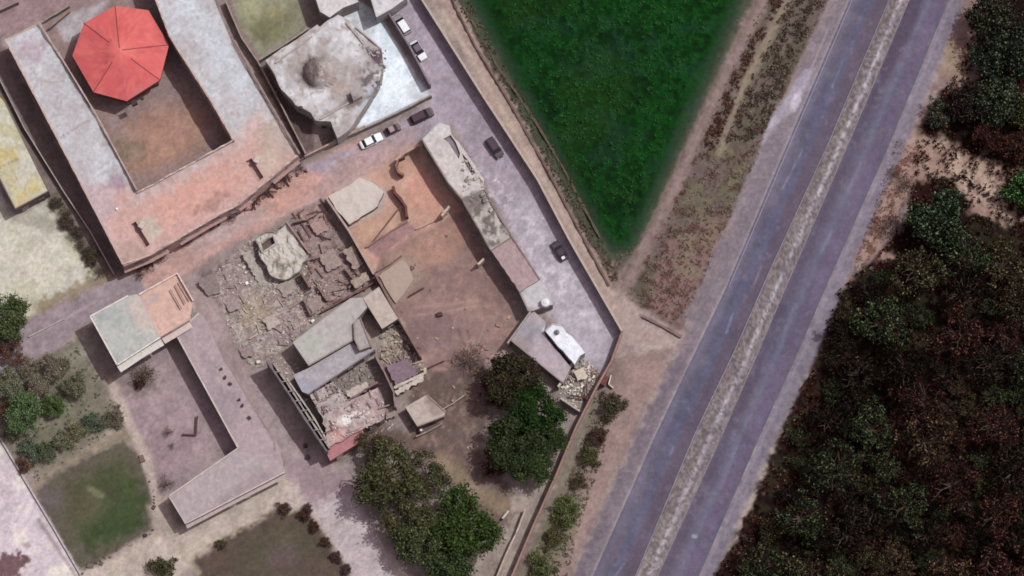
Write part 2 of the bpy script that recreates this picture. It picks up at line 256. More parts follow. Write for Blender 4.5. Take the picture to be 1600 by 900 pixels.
# relief board (metres)
Hb = np.zeros((CH, CW), np.float32) + (N_MID*.04)
def relief(pts, amp, N, soft=6, base=0):
    sl = box(pts, soft+2); d = sdist(pts, UU[sl], VV[sl]); Hb[sl] += sm(.5-d/(2*soft))*(N[sl]*amp+base)
relief(RUB1, .35, N_SM); relief(RUB1, .12, N_FINE); relief(RUB2, .5, N_SM); relief(STRIP, .25, N_SM); relief(FI, .25, N_FINE, 10); relief(FI, .2, N_SM, 10); relief(WOOD, .5, N_SM)
relief([(715, -20), (760, 75), (930, 375), (965, 440), (955, 440), (920, 375), (750, 75), (705, -20)], .5, N_SM); relief([(455, 335), (505, 315), (585, 430), (560, 460), (500, 480), (470, 400)], .2, N_SM)
relief(GARDEN, .2, N_SM); relief(PLOTB, .15, N_SM)
def hsample(u, v):
    x = np.clip(np.asarray(u)+MX, 0, CW-1).astype(int); y = np.clip(np.asarray(v)+MY, 0, CH-1).astype(int); return Hb[y, x]

# ------------------------------------------------------------------ materials
def nt(name):
    m = bpy.data.materials.new(name); m.use_nodes = True; t = m.node_tree; b = t.nodes['Principled BSDF']; return m, t, b
def mix_node(t, kind, fac=1.0):
    n = t.nodes.new('ShaderNodeMix'); n.data_type = 'RGBA'; n.blend_type = kind; n.inputs[0].default_value = fac; return n
def painted(name, rough=.9, bump=.25, nscale=2.5, var=.12):
    m, t, b = nt(name); at = t.nodes.new('ShaderNodeAttribute'); at.attribute_name = 'Col'
    g = t.nodes.new('ShaderNodeNewGeometry')
    n = t.nodes.new('ShaderNodeTexNoise'); n.inputs['Scale'].default_value = nscale; n.inputs['Detail'].default_value = 6; n.inputs['Roughness'].default_value = .65
    r = t.nodes.new('ShaderNodeMapRange'); r.inputs[1].default_value = .3; r.inputs[2].default_value = .7; r.inputs[3].default_value = 1-var; r.inputs[4].default_value = 1+var
    x = mix_node(t, 'MULTIPLY'); t.links.new(g.outputs['Position'], n.inputs['Vector']); t.links.new(n.outputs[0], r.inputs[0])
    t.links.new(at.outputs['Color'], x.inputs[6]); t.links.new(r.outputs[0], x.inputs[7]); t.links.new(x.outputs[2], b.inputs['Base Color'])
    bp = t.nodes.new('ShaderNodeBump'); bp.inputs['Strength'].default_value = bump; bp.inputs['Distance'].default_value = .15
    t.links.new(n.outputs[0], bp.inputs['Height']); t.links.new(bp.outputs[0], b.inputs['Normal'])
    b.inputs['Roughness'].default_value = rough; b.inputs['Specular IOR Level'].default_value = .04
    return m
MC = {}
def plain(c, rough=.85, var=.15, scale=1.2, name='plaster', metal=0.0, bump=.2):
    key = (tuple(c), rough, var, scale, name)
    if key in MC: return MC[key]
    m, t, b = nt(name); g = t.nodes.new('ShaderNodeNewGeometry'); n = t.nodes.new('ShaderNodeTexNoise'); n.inputs['Scale'].default_value = scale; n.inputs['Detail'].default_value = 7; n.inputs['Roughness'].default_value = .7
    cr = t.nodes.new('ShaderNodeValToRGB'); a = alb(c)
    cr.color_ramp.elements[0].position = .3; cr.color_ramp.elements[1].position = .7
    cr.color_ramp.elements[0].color = (*(a*(1-var*1.6)), 1); cr.color_ramp.elements[1].color = (*np.minimum(a*(1+var), .85), 1)
    t.links.new(g.outputs['Position'], n.inputs['Vector']); t.links.new(n.outputs[0], cr.inputs[0]); t.links.new(cr.outputs[0], b.inputs['Base Color'])
    bp = t.nodes.new('ShaderNodeBump'); bp.inputs['Strength'].default_value = bump; bp.inputs['Distance'].default_value = .05
    t.links.new(n.outputs[0], bp.inputs['Height']); t.links.new(bp.outputs[0], b.inputs['Normal'])
    b.inputs['Roughness'].default_value = rough; b.inputs['Metallic'].default_value = metal; b.inputs['Specular IOR Level'].default_value = .3
    MC[key] = m; return m
def island_mat(name, stops, use_obj=False, rough=.85):
    """random colour for every loose piece"""
    m, t, b = nt(name); g = t.nodes.new('ShaderNodeNewGeometry'); cr = t.nodes.new('ShaderNodeValToRGB')
    e = cr.color_ramp.elements
    while len(e) < len(stops): e.new(.5)
    for el, (p, c) in zip(e, stops): el.position = p; el.color = (*c, 1)
    t.links.new(g.outputs['Random Per Island'], cr.inputs[0]); out = cr.outputs[0]
    if use_obj:
        oi = t.nodes.new('ShaderNodeObjectInfo'); x = mix_node(t, 'MULTIPLY'); t.links.new(cr.outputs[0], x.inputs[6]); t.links.new(oi.outputs['Color'], x.inputs[7]); out = x.outputs[2]
    t.links.new(out, b.inputs['Base Color']); b.inputs['Roughness'].default_value = rough; b.inputs['Specular IOR Level'].default_value = .04
    return m
M_GROUND = painted('soil', .95, .3, 3.2, .08); M_ROOF = painted('weathered_concrete', .9, .2, 3.2, .06); M_ROAD = painted('asphalt', .85, .15, 3.0, .07)
M_CROP = painted('crop', .8, .4, 3.0, .22)
def rub_mat(name, c):
    a = alb(c); return island_mat(name, [(0, tuple(a*.55)), (.5, tuple(a)), (1, tuple(np.minimum(a*1.55, .8)))])
M_GLASS = plain((38, 40, 48), .15, .1, 2, 'dark_glass', bump=0)
M_FRAME = plain((150, 140, 135), .6, .1, 2, 'window_frame')
M_BARK = plain((92, 76, 66), .9, .3, 3, 'bark')
# leaves: multiplied by each tree's own colour
M_LEAF = island_mat('leaves', [(0, (.4, .4, .4)), (.6, (.85, .85, .82)), (1, (1.7, 1.65, 1.55))], True)

# ------------------------------------------------------------------ object helpers
def tag(o, label=None, cat=None, group=None, kind=None):
    if label: o['label'] = label
    if cat: o['category'] = cat
    if group: o['group'] = group
    if kind: o['kind'] = kind
    return o
def mesh(name, verts, faces, mats, parent=None, org=None, cols=None, smooth=False, midx=None):
    me = bpy.data.meshes.new(name)
    vs = np.asarray([tuple(v) for v in verts], float)
    if org is not None: vs = vs - np.asarray(tuple(org))
    me.from_pydata(vs.tolist(), [], faces)
    if not isinstance(mats, (list, tuple)): mats = [mats]
    for m in mats: me.materials.append(m)
    if cols is not None:
        ca = me.color_attributes.new('Col', 'FLOAT_COLOR', 'POINT'); c4 = np.ones((len(vs), 4), np.float32); c4[:, :3] = cols; ca.data.foreach_set('color', c4.ravel())
    if midx is not None: me.polygons.foreach_set('material_index', midx)
    if smooth: me.polygons.foreach_set('use_smooth', [True]*len(me.polygons))
    me.update(); o = bpy.data.objects.new(name, me); COL.objects.link(o)
    if parent is not None: o.parent = parent
    elif org is not None: o.location = org
    return o
def thing(name, loc, label, cat, group=None, rz=0):
    o = bpy.data.objects.new(name, None); COL.objects.link(o); o.location = loc; o.rotation_euler = (0, 0, rz); o.empty_display_size = .5
    return tag(o, label, cat, group)
def children(o): return [c for c in bpy.data.objects if c.parent == o]
CH_CACHE = {}
def copy_tree(o, parent=None, kids=None):
    c = o.copy(); COL.objects.link(c); c.parent = parent
    if o.name not in CH_CACHE: CH_CACHE[o.name] = children(o)
    for k in CH_CACHE[o.name]: copy_tree(k, c)
    return c
def boxgeo(V, F, c, s, rz=0, rx=0, taper=1.0):
    M = Matrix.Translation(c) @ Matrix.Rotation(rz, 4, 'Z') @ Matrix.Rotation(rx, 4, 'X'); n = len(V)
    for z in (-1, 1):
        k = taper if z > 0 else 1
        for x, y in ((-1, -1), (1, -1), (1, 1), (-1, 1)): V.append(M @ Vector((x*s[0]/2*k, y*s[1]/2*k, z*s[2]/2)))
    F += [(n+3, n+2, n+1, n), (n+4, n+5, n+6, n+7), (n, n+1, n+5, n+4), (n+1, n+2, n+6, n+5), (n+2, n+3, n+7, n+6), (n+3, n, n+4, n+7)]
def ragged(pts, amp, step=6, seed=0):
    if amp <= 0: return pts
    r = random.Random(seed); out = []; n = len(pts)
    for i in range(n):
        a = pts[i]; b = pts[(i+1) % n]; L = math.hypot(b[0]-a[0], b[1]-a[1]); k = max(1, int(L/step))
        ex, ey = (b[0]-a[0])/max(L, .01), (b[1]-a[1])/max(L, .01)
        for j in range(k):
            t = j/k; w = r.uniform(-amp, amp) if j else r.uniform(-amp, amp)*.3
            out.append((a[0]+(b[0]-a[0])*t - ey*w, a[1]+(b[1]-a[1])*t + ex*w))
    return out
def area(p): return .5*sum(p[i][0]*p[(i+1) % len(p)][1]-p[(i+1) % len(p)][0]*p[i][1] for i in range(len(p)))
def inside(p, x, y):
    c = False; n = len(p)
    for i in range(n):
        a = p[i]; b = p[(i+1) % n]
        if (a[1] > y) != (b[1] > y) and x < (b[0]-a[0])*(y-a[1])/(b[1]-a[1])+a[0]: c = not c
    return c
RB = Board((168, 158, 156))        # colours of the roof slabs
def slab(name, poly, z, board, m, parent=None, org=None, step=3.2, holes=(), rough=0.0, drop=None):
    """a filled outline at height z, finely meshed, coloured from a board"""
    xs = [p[0] for p in poly]; ys = [p[1] for p in poly]; vin = [Vector(p) for p in poly]; n = len(poly)
    edges = [(i, (i+1) % n) for i in range(n)]
    for h in holes:
        b0 = len(vin); vin += [Vector(p) for p in h]; edges += [(b0+i, b0+(i+1) % len(h)) for i in range(len(h))]
    g = []; y = min(ys)+step/2
    while y < max(ys):
        x = min(xs)+step/2
        while x < max(xs):
            g.append((x+rnd.uniform(-.6, .6), y+rnd.uniform(-.6, .6))); x += step
        y += step
    if g:
        gu = np.array([q[0] for q in g], np.float32); gv = np.array([q[1] for q in g], np.float32)
        ok = sdist(poly, gu, gv) < -1.0
        for h in holes: ok &= sdist(list(h), gu, gv) > 1.0
        vin += [Vector(g[i]) for i in np.nonzero(ok)[0]]
    vo, eo, fo, *_ = delaunay_2d_cdt(vin, edges, [], 2, 1e-4)
    us = np.array([v[0] for v in vo]); vs = np.array([v[1] for v in vo])
    cols = alb(board.sample(us, vs))
    V = []
    for i, (u, v) in enumerate(zip(us, vs)):
        zz = z + (rough*float(hn(u, v)) if rough else 0) - (drop(u, v) if drop else 0)
        p = pt(u, v, z); p.z = zz; V.append(p)
    F = []
    for f in fo:
        f = list(f); mu = sum(us[q] for q in f)/len(f); mv = sum(vs[q] for q in f)/len(f)
        if any(inside(list(h), mu, mv) for h in holes): continue
        a = sum((V[f[i]].x*V[f[(i+1) % len(f)]].y-V[f[(i+1) % len(f)]].x*V[f[i]].y) for i in range(len(f)))
        F.append(f if a > 0 else f[::-1])
    return mesh(name, V, F, m, parent, org, cols)
def hn(u, v):
    x = int(min(max(u+MX, 0), CW-1)); y = int(min(max(v+MY, 0), CH-1)); return N_SM[y, x]-.5
def ring(name, poly, z0, z1, m, parent, org, jag=0, seed=0):
    """outer walls under a roof outline traced at z1"""
    r = random.Random(seed); V = []; F = []; n = len(poly)
    for p in poly:
        t = pt(p[0], p[1], z1); V.append(Vector((t.x, t.y, z0))); V.append(Vector((t.x, t.y, z1-.01)))
    cw = area([(V[2*i].x, V[2*i].y) for i in range(n)]) > 0
    for i in range(n):
        a, b = 2*i, 2*((i+1) % n); f = (a, b, b+1, a+1); F.append(f if cw else f[::-1])
    return mesh(name, V, F, m, parent, org)
def rail(name, pts, z0, z1, w, m, parent, org, closed=False, jag=0.0, seed=0, gap=0.0):
    """low upstand / wall following a line traced at height z1"""
    r = random.Random(seed); P = []
    n = len(pts)
    for i in range(n if closed else n-1):
        a = pt(*pts[i], z1); b = pt(*pts[(i+1) % n], z1); L = (b-a).length; k = max(1, int(L/(.7 if jag else 4)))
        for j in range(k): P.append(a.lerp(b, j/k))
    if not closed: P.append(pt(*pts[-1], z1))
    V = []; F = []; N = len(P); prev = None; hz = 0
    for i, p in enumerate(P):
        if closed: d = (P[(i+1) % N]-P[i-1])
        else: d = P[min(i+1, N-1)]-P[max(i-1, 0)]
        d.z = 0; d.normalize(); nrm = Vector((-d.y, d.x, 0))*w/2
        hz = .6*hz + .4*r.uniform(-1, .4)*jag*2.2 if jag else 0
        top = max(z0+.15, z1+hz)
        ww = 1+ (r.uniform(-.25, .35) if jag else 0)
        for q in (p+nrm*ww, p-nrm*ww):
            V.append(Vector((q.x, q.y, z0))); V.append(Vector((q.x, q.y, top)))
    for i in range(N if closed else N-1):
        a, b = 4*i, 4*((i+1) % N)
        F += [(a+2, b+2, b+3, a+3), (b, a, a+1, b+1), (a+1, a+3, b+3, b+1)]
    if not closed: F += [(0, 2, 3, 1), (4*(N-1), 4*(N-1)+1, 4*(N-1)+3, 4*(N-1)+2)]
    return mesh(name, V, F, m, parent, org)
def wall(label, pts, h, w=.28, c=(176, 160, 152), jag=0.0, name='boundary_wall', cat='wall', group=None, z0=-.1, seed=0, coping=None, sc=1.3):
    org = pt(*pts[0], h); org = Vector((org.x, org.y, 0))
    if coping is None:
        o = rail(name, pts, z0, h, w, plain(c, .9, .22, sc, 'wall_plaster'), None, org, False, jag, seed or hash_(pts))
        return tag(o, label, cat, group)
    t = thing(name, org, label, cat, group)
    rail('masonry', pts, z0, h-.12, w, plain(c, .9, .22, sc, 'wall_plaster'), t, org, False, jag, hash_(pts))
    rail('coping', pts, h-.12, h, w+.1, plain(coping, .9, .15, sc, 'coping'), t, org)
    return t
def hash_(pts): return int(abs(pts[0][0]*31+pts[0][1]*17+pts[-1][0]*7)) % 9973
def facade_openings(t, org, poly, z0, z1, seed, every=3.4, maxn=40, doors=True):
    """windows and a door on the walls, set 2 cm proud, with frames as sub-parts"""
    P = [pt(p[0], p[1], z1) for p in poly]; n = len(P); r = random.Random(seed)
    if area([(p.x, p.y) for p in P]) < 0: P = P[::-1]
    cnt = 0; did = False
    for i in range(n):
        a, b = P[i], P[(i+1) % n]; d = b-a; L = d.length
        if L < 3: continue
        d.normalize(); nrm = Vector((d.y, -d.x, 0))
        if nrm.y > .2 and nrm.x > -.2: continue
        k = max(1, int(L/every)); floors = 2 if z1-z0 > 5.5 else 1
        for fl in range(floors):
            for j in range(k):
                if cnt >= maxn: return
                c = a + d*L*((j+.5)/k); zc = z0 + 1.7 + fl*3.1
                if zc+.7 > z1-.1: continue
                isdoor = doors and fl == 0 and not did and nrm.y < -.5 and j == k//2
                hh = 2.1 if isdoor else 1.2; ww = 1.0 if isdoor else 1.3
                if isdoor: zc = z0+1.1; did = True
                c = Vector((c.x, c.y, zc)) + nrm*.03; ang = math.atan2(d.y, d.x)
                V = []; F = []; boxgeo(V, F, c, (ww, .06, hh), ang)
                o = mesh('door' if isdoor else 'window', V, F, plain((96, 70, 62), .6, .2, 3, 'door_paint') if isdoor else M_GLASS, t, org)
                V = []; F = []
                for sx in (-1, 1): boxgeo(V, F, c + d*sx*(ww/2+.04) + nrm*.02, (.08, .12, hh+.16), ang)
                boxgeo(V, F, c + Vector((0, 0, hh/2+.04)) + nrm*.02, (ww, .12, .08), ang)
                if not isdoor: boxgeo(V, F, c + Vector((0, 0, -hh/2-.04)) + nrm*.05, (ww+.1, .18, .08), ang)
                mesh('frame', V, F, M_FRAME, o); cnt += 1
                bpy.data.objects[o.name].children  # noqa
                o.children[0].data.transform(Matrix.Translation(-org))
def building(name, label, poly, h, wallc, cat='building', group=None, rag=0, holes=(), parapet=None, pw=.25, ph=.35, openings=True, z0=-.1, rough=0.0, seed=1, drop=None, every=3.4, jagp=0, hole_d=1.3, hole_c=(190, 150, 145)):
    poly2 = ragged(poly, rag, 7, seed); P = [pt(p[0], p[1], h) for p in poly]
    org = Vector((sum(p.x for p in P)/len(P), sum(p.y for p in P)/len(P), 0))
    t = thing(name, org, label, cat, group)
    wm = plain(wallc, .9, .2, .9, 'wall_render')
    ring('wall', poly2, z0, h, wm, t, org)
    for hl in holes:
        ring('shaft_wall', list(hl), h-hole_d, h, wm, t, org)
        V = [pt(q[0], q[1], h) for q in hl]; g_ = [Vector((q.x, q.y, h-hole_d)) for q in V]
        if area([(q.x, q.y) for q in g_]) < 0: g_ = g_[::-1]
        mesh('shaft_floor', g_, [tuple(range(len(g_)))], plain(hole_c, .95, .25, 1.5, 'dusty_floor'), t, org)
    slab('roof', poly2, h, RB, M_ROOF, t, org, holes=holes, rough=rough, drop=drop)
    if parapet is not None:
        segs = parapet if isinstance(parapet, list) else [list(poly)+[poly[0]]]
        for sgm in segs: rail('parapet', sgm, h-.02, h+ph, pw, wm, t, org, jag=jagp, seed=seed)
    if openings: facade_openings(t, org, poly, max(z0, 0), h, seed, every)
    return t
def chunks(name, label, polys, n, size, c, cat='rubble', z=None, flat=.5, m=None, seed=0, parent=None, org=None):
    """broken masonry nobody could count"""
    r = random.Random(seed); V = []; F = []; k = 0
    xs = [p[0] for q in polys for p in q]; ys = [p[1] for q in polys for p in q]
    tries = 0
    while k < n and tries < n*30:
        tries += 1; u = r.uniform(min(xs), max(xs)); v = r.uniform(min(ys), max(ys))
        if not any(inside(q, u, v) for q in polys): continue
        zz = float(hsample([u], [v])[0]) if z is None else z
        p = pt(u, v, zz); s = size*(.4+r.random()**4*3.2); n0 = len(V)
        boxgeo(V, F, (p.x, p.y, zz+s*flat*.3), (s*r.uniform(.6, 1.6), s*r.uniform(.5, 1), s*flat*r.uniform(.6, 1.4)), r.uniform(0, 6.3), r.uniform(-.4, .4), r.uniform(.6, 1))
        for i in range(n0, len(V)): V[i] += Vector((r.uniform(-1, 1), r.uniform(-1, 1), r.uniform(-1, 1)))*s*.12
        k += 1
    o = mesh(name, V, F, m or rub_mat('rubble', c), parent, org if parent else Vector((0, 0, 0)))
    if parent is None: tag(o, label, cat, kind='stuff')
    return o

# ------------------------------------------------------------------ ground sheet and the surfaces lying on it
def grid_axes():
    fine = np.arange(-112, 112.01, .27); x = np.concatenate([[-2500, -700, -250, -150, -125], fine, [125, 150, 250, 700, 2500]])
    finey = np.arange(-68, 66.01, .27); y = np.concatenate([[-2500, -700, -250, -150, -90], finey, [90, 150, 250, 700, 2500]])
    return x, y
GX, GY = grid_axes(); nx, ny = len(GX), len(GY)
XX, YY = np.meshgrid(GX, GY); Uq, Vq = plan(XX, YY, 0.0)
ZZ = hsample(Uq.ravel(), Vq.ravel()).astype(float).reshape(XX.shape)
far = (np.abs(XX) > 113) | (np.abs(YY) > 69); ZZ[far] = 0
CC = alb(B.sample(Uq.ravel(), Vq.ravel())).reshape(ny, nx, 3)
Uc, Vc = plan((XX[:-1, :-1]+XX[1:, 1:])/2, (YY[:-1, :-1]+YY[1:, 1:])/2, 0.0)
def gmesh(name, mask, dz, m, label=None, kind='structure', cat=None):
    me = bpy.data.meshes.new(name); jj, ii = np.nonzero(mask)
    idx = np.stack([jj*nx+ii, jj*nx+ii+1, (jj+1)*nx+ii+1, (jj+1)*nx+ii], 1)
    used, inv = np.unique(idx, return_inverse=True); inv = inv.reshape(idx.shape)
    co = np.stack([XX.ravel()[used], YY.ravel()[used], ZZ.ravel()[used]+dz], 1).astype(np.float32); nf = len(inv)
    me.vertices.add(len(co)); me.vertices.foreach_set('co', co.ravel()); me.loops.add(nf*4); me.loops.foreach_set('vertex_index', inv.ravel().astype(np.int32))
    me.polygons.add(nf); me.polygons.foreach_set('loop_start', np.arange(nf, dtype=np.int32)*4); me.polygons.foreach_set('loop_total', np.full(nf, 4, np.int32))
    me.update(calc_edges=True); ca = me.color_attributes.new('Col', 'FLOAT_COLOR', 'POINT'); c4 = np.ones((len(co), 4), np.float32); c4[:, :3] = CC.reshape(-1, 3)[used]; ca.data.foreach_set('color', c4.ravel())
    me.materials.append(m); me.polygons.foreach_set('use_smooth', [True]*nf); o = bpy.data.objects.new(name, me); COL.objects.link(o)
    o['kind'] = kind
    if label: o['label'] = label
    if cat: o['category'] = cat
    return o
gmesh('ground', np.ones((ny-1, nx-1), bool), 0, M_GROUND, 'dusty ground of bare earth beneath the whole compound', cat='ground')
taken = np.zeros((ny-1, nx-1), bool)
def patch(name, poly, label, m=M_GROUND, kind='structure', cat='ground'):
    global taken
    d = sdist(poly, Uc.astype(np.float32), Vc.astype(np.float32)) < 0
    d &= ~taken; taken |= d
    gmesh(name, d, .03, m, label, kind, cat)
patch('street', STREET, 'grey lilac paved street running past the parked cars', cat='street')
patch('lane', LANE, 'pinkish dirt lane between the court building and the ruins', cat='lane')
patch('crop_field', FIELD, 'dark green wedge of crops between the tracks', M_CROP, 'stuff', 'field')
patch('lane', WESTLANE, 'grey lane along the pale lot and garden', cat='lane')
patch('road', SOUTHROAD, 'beige dirt road bending round the long low wings', cat='road')
patch('lot', WHITELOT, 'pale lilac lot in the lower left with a dark stain', cat='lot')
patch('lot', PALELOT, 'cream coloured open lot left of the shaded alley', cat='lot')
patch('lawn', GREEN1, 'square of patchy green grass beside the curved path', cat='lawn')
patch('lawn', GREEN2, 'brown olive plot bordered by a dry hedge', cat='lawn')
patch('verge', VERGE, 'pinkish dusty verge beside the highway', cat='verge')

# highway: two carriageways with worn lane lines, a raised median between
HB = Board((98, 93, 109))
R1 = band(HIGH_L, MED_L); R2 = band(MED_R, HIGH_R)
HB.mott(ALL, (90, 87, 106), N_BIG, .35, .7, .8); HB.mott(ALL, (108, 96, 108), N_MID, .5, .8, .5)
def lerpl(a, b, t): return [(p[0]+(q[0]-p[0])*t, p[1]+(q[1]-p[1])*t) for p, q in zip(a, b)]
HB.line(lerpl(HIGH_L, MED_L, .80), 16, (96, 82, 96), 8, 2, .8); HB.line(lerpl(HIGH_L, MED_L, .5), 10, (92, 92, 118), 8, 2, .7); HB.line(lerpl(HIGH_L, MED_L, .10), 10, (112, 106, 124), 6, 2, .8)
HB.poly([(1440, -60), (1420, 0), (1345, 190), (1362, 160), (1383, 130), (1450, 0), (1470, -60)], (82, 72, 88), 4, 2, .8)
HB.line(lerpl(MED_R, HIGH_R, .15), 12, (88, 76, 94), 6, 2, .6); HB.line(lerpl(MED_R, HIGH_R, .5), 9, (112, 108, 130), 6, 2, .7); HB.line(lerpl(MED_R, HIGH_R, .78), 16, (106, 92, 116), 7, 2, .8)
HB.mott(R1, (124, 118, 134), N_SM, .72, .95, .35); HB.mott(R2, (124, 118, 134), N_SM, .72, .95, .35); HB.grain(ALL, .06, N_MID2); HB.grain(ALL, .05, N_FINE)
for k_, (a_, b_) in enumerate([((1318, 92), (1300, 136)), ((1254, 234), (1222, 296)), ((1190, 415), (1176, 450)), ((1145, 490), (1135, 520)), ((1052, 700), (1046, 712)), ((975, 880), (962, 900))]): HB.line([a_, b_], 1.6, (150, 146, 164), 1.5, 1, .6)
for a_, b_ in [((1345, 255), (1325, 300)), ((1300, 360), (1283, 395)), ((1240, 480), (1225, 520)), ((1150, 700), (1128, 760))]: HB.line([a_, b_], 3, (130, 126, 146), 3, 1, .6)
HB.blob(1085, 838, 5, 3, 0, (160, 158, 172), .6, .8)
MB_ = Board((118, 107, 113)); MB_.line(lerpl(MED_L, MED_R, .62), 7, (150, 142, 148), 3, 1.5, .8); MB_.line(lerpl(MED_L, MED_R, .60), 2.2, (186, 178, 182), 1.5, 2, .8); MB_.line(lerpl(MED_L, MED_R, .25), 5, (118, 106, 98), 3, 3, .8); MB_.mott(ALL, (142, 132, 136), N_FINE, .55, .95, .3); MB_.mott(ALL, (104, 94, 96), N_FINE, .4, .1, .6)
MB_.line(MED_R, 3, (166, 150, 150), 1.5, .5, .8); MB_.line(MED_L, 3, (160, 146, 150), 1.5, .5, .8); MB_.mott([(900, 600), (1300, 300), (1250, 500), (1000, 960)], (160, 150, 148), N_MID, .3, .8, .25); MB_.grain(ALL, .16, N_FINE)
def ribbon(name, A, Bp, z, board, m, label, cat, nv=28, edge=0.0):
    us = []
    def dens(L):
        out = []
        for i in range(len(L)-1):
            k = max(1, int(math.hypot(L[i+1][0]-L[i][0], L[i+1][1]-L[i][1])/3.0)); KS[i] = k
        return out
    ks = [max(1, int(math.hypot(A[i+1][0]-A[i][0], A[i+1][1]-A[i][1])/3.0)) for i in range(len(A)-1)]
    rows = []
    for i, k in enumerate(ks):
        for j in range(k + (1 if i == len(ks)-1 else 0)):
            t = j/k; rows.append(((A[i][0]*(1-t)+A[i+1][0]*t, A[i][1]*(1-t)+A[i+1][1]*t), (Bp[i][0]*(1-t)+Bp[i+1][0]*t, Bp[i][1]*(1-t)+Bp[i+1][1]*t)))
    V = []; U = []; W_ = []
    for a, b in rows:
        for j in range(nv+1):
            t = j/nv; u, v = a[0]+(b[0]-a[0])*t, a[1]+(b[1]-a[1])*t; p = pt(u, v, z)
            if edge: p.z = z - edge*(1 if j in (0, nv) else 0)
            V.append(p); U.append(u); W_.append(v)
    F = []
    for i in range(len(rows)-1):
        for j in range(nv): a = i*(nv+1)+j; F.append((a, a+nv+1, a+nv+2, a+1))
    return tag(mesh(name, V, F, m, None, None, alb(board.sample(U, W_))), label, cat, kind='structure')
ribbon('highway', HIGH_L, MED_L, .10, HB, M_ROAD, 'dark grey carriageway of the highway nearest the compound', 'road')
ribbon('highway', MED_R, HIGH_R, .10, HB, M_ROAD, 'dark grey carriageway of the highway nearest the wood', 'road')
ribbon('median', MED_L, MED_R, .26, MB_, M_ROAD, 'raised dusty median between the two carriageways', 'median', 14, .2)
def edgeline(L, t0, other, name, label):
    A = lerpl(L, other, t0); A2 = lerpl(L, other, t0+.02)
    V = []; F = []
    for a, b in zip(A, A2): V += [pt(*a, .106), pt(*b, .106)]
    for i in range(len(A)-1): F.append((2*i, 2*i+2, 2*i+3, 2*i+1))
    tag(mesh(name, V, F, plain((146, 138, 152), .8, .12, 1.5, 'road_paint')), label, 'marking', kind='structure')
edgeline(HIGH_L[:4], .05, MED_L[:4], 'lane_marking', 'worn pale edge line of the carriageway by the compound')
def kerb(L, label):
    tag(rail('kerb', L, 0, .30, .22, plain((140, 128, 132), .9, .3, 2, 'kerb_concrete'), None, Vector((0, 0, 0))), label, 'kerb', kind='structure')
kerb(MED_L, 'pale kerb along the compound side of the median'); kerb(MED_R, 'pale kerb along the wood side of the median')

exec_marker = 0
# ------------------------------------------------------------------ roof slab colours
OUT_U = [(8, 62), (58, 38), (100, 100), (150, 185), (183, 242), (215, 303), (365, 222), (330, 160), (265, 58), (228, -40), (318, -40), (362, 66), (465, 243), (412, 287), (375, 318), (325, 345), (275, 375), (235, 398), (193, 415)]
RB.poly(OUT_U, (188, 184, 188), 3, 1); RB.mott(OUT_U, (202, 204, 210), N_MID2, .45, .75, .6); RB.mott(OUT_U, (176, 166, 168), N_MID, .5, .8, .5)
for a_, b_ in [((92, 216), (145, 184)), ((128, 290), (183, 258)), ((50, 140), (98, 112)), ((285, 40), (345, 6)), ((330, 130), (388, 98)), ((232, 300), (275, 374)), ((300, 262), (345, 332))]: RB.line([a_, b_], 1.2, (158, 144, 144), .8, .6, .55)
RB.poly([(20, 90), (40, 60), (70, 65), (60, 100)], (178, 158, 168), 12, 6, .8)
RB.poly([(120, 300), (200, 290), (218, 306), (368, 222), (400, 180), (480, 250), (400, 330), (190, 430), (150, 350)], (198, 160, 152), 22, 8, .95)
RB.blob(300, 310, 80, 26, -28, (206, 156, 144), .9, .7); RB.blob(150, 320, 30, 30, 0, (186, 168, 176), .9, .7); RB.blob(200, 395, 30, 16, -28, (176, 150, 140), .9, .7)
RB.line([(92, 216), (145, 184)], 2, (150, 140, 142), 1, .5, .8); RB.blob(430, 215, 26, 30, -30, (180, 162, 152), .8, .7); RB.blob(330, 320, 22, 10, -30, (160, 126, 118), .6, .6, .6)
RB.poly([(214, 346), (238, 336), (254, 362), (236, 380)], (190, 180, 168), 5, 2, .8); RB.poly([(396, 246), (426, 232), (440, 256), (414, 274)], (192, 174, 160), 5, 2, .8); RB.blob(183, 285, 14, 10, 0, (150, 120, 140), .9, .6); RB.line([(285, 0), (330, 60), (380, 140)], 30, (200, 206, 214), 18, 6, .6)
HOUSE_Y = [(-30, 110), (8, 158), (76, 298), (24, 326), (-30, 222)]
RB.poly(HOUSE_Y, (188, 180, 152), 3, 1); RB.mott(HOUSE_Y, (198, 180, 132), N_MID2, .4, .6, .9); RB.mott(HOUSE_Y, (196, 194, 182), N_MID, .55, .75, .8); RB.line([(0, 262), (28, 248)], 2, (140, 126, 96), 1, .5, .8)
BIGROOF = [(426, 111), (414, 94), (434, 80), (470, 57), (496, 38), (500, 42), (513, 31), (528, 23), (544, 31), (558, 42), (596, 76), (599, 98), (593, 128), (580, 150), (563, 176), (546, 203), (527, 216), (517, 190), (492, 188), (486, 176), (470, 168), (462, 164), (456, 156), (440, 140)]
RB.poly(BIGROOF, (194, 188, 190), 12, 1); RB.mott(BIGROOF, (214, 212, 216), N_MID2, .45, .75, .8); RB.mott(BIGROOF, (160, 148, 144), N_MID, .5, .8, .7); RB.mott(BIGROOF, (146, 134, 130), N_SM, .66, .85, .5); RB.blob(522, 134, 22, 12, 20, (180, 160, 150), .8, .5); RB.blob(585, 150, 22, 14, -50, (178, 186, 200), .9, .7)
RB.mott([(580, 60), (606, 80), (600, 125), (575, 165), (560, 120)], (88, 78, 84), N_SM, .5, .7, .8); RB.blob(590, 88, 8, 10, 20, (92, 72, 82), .6, .9); RB.blob(550, 160, 16, 8, -25, (112, 96, 92), .7, .8); RB.line([(490, 190), (545, 160), (575, 150)], 6, (146, 132, 130), 3, 2, .7)
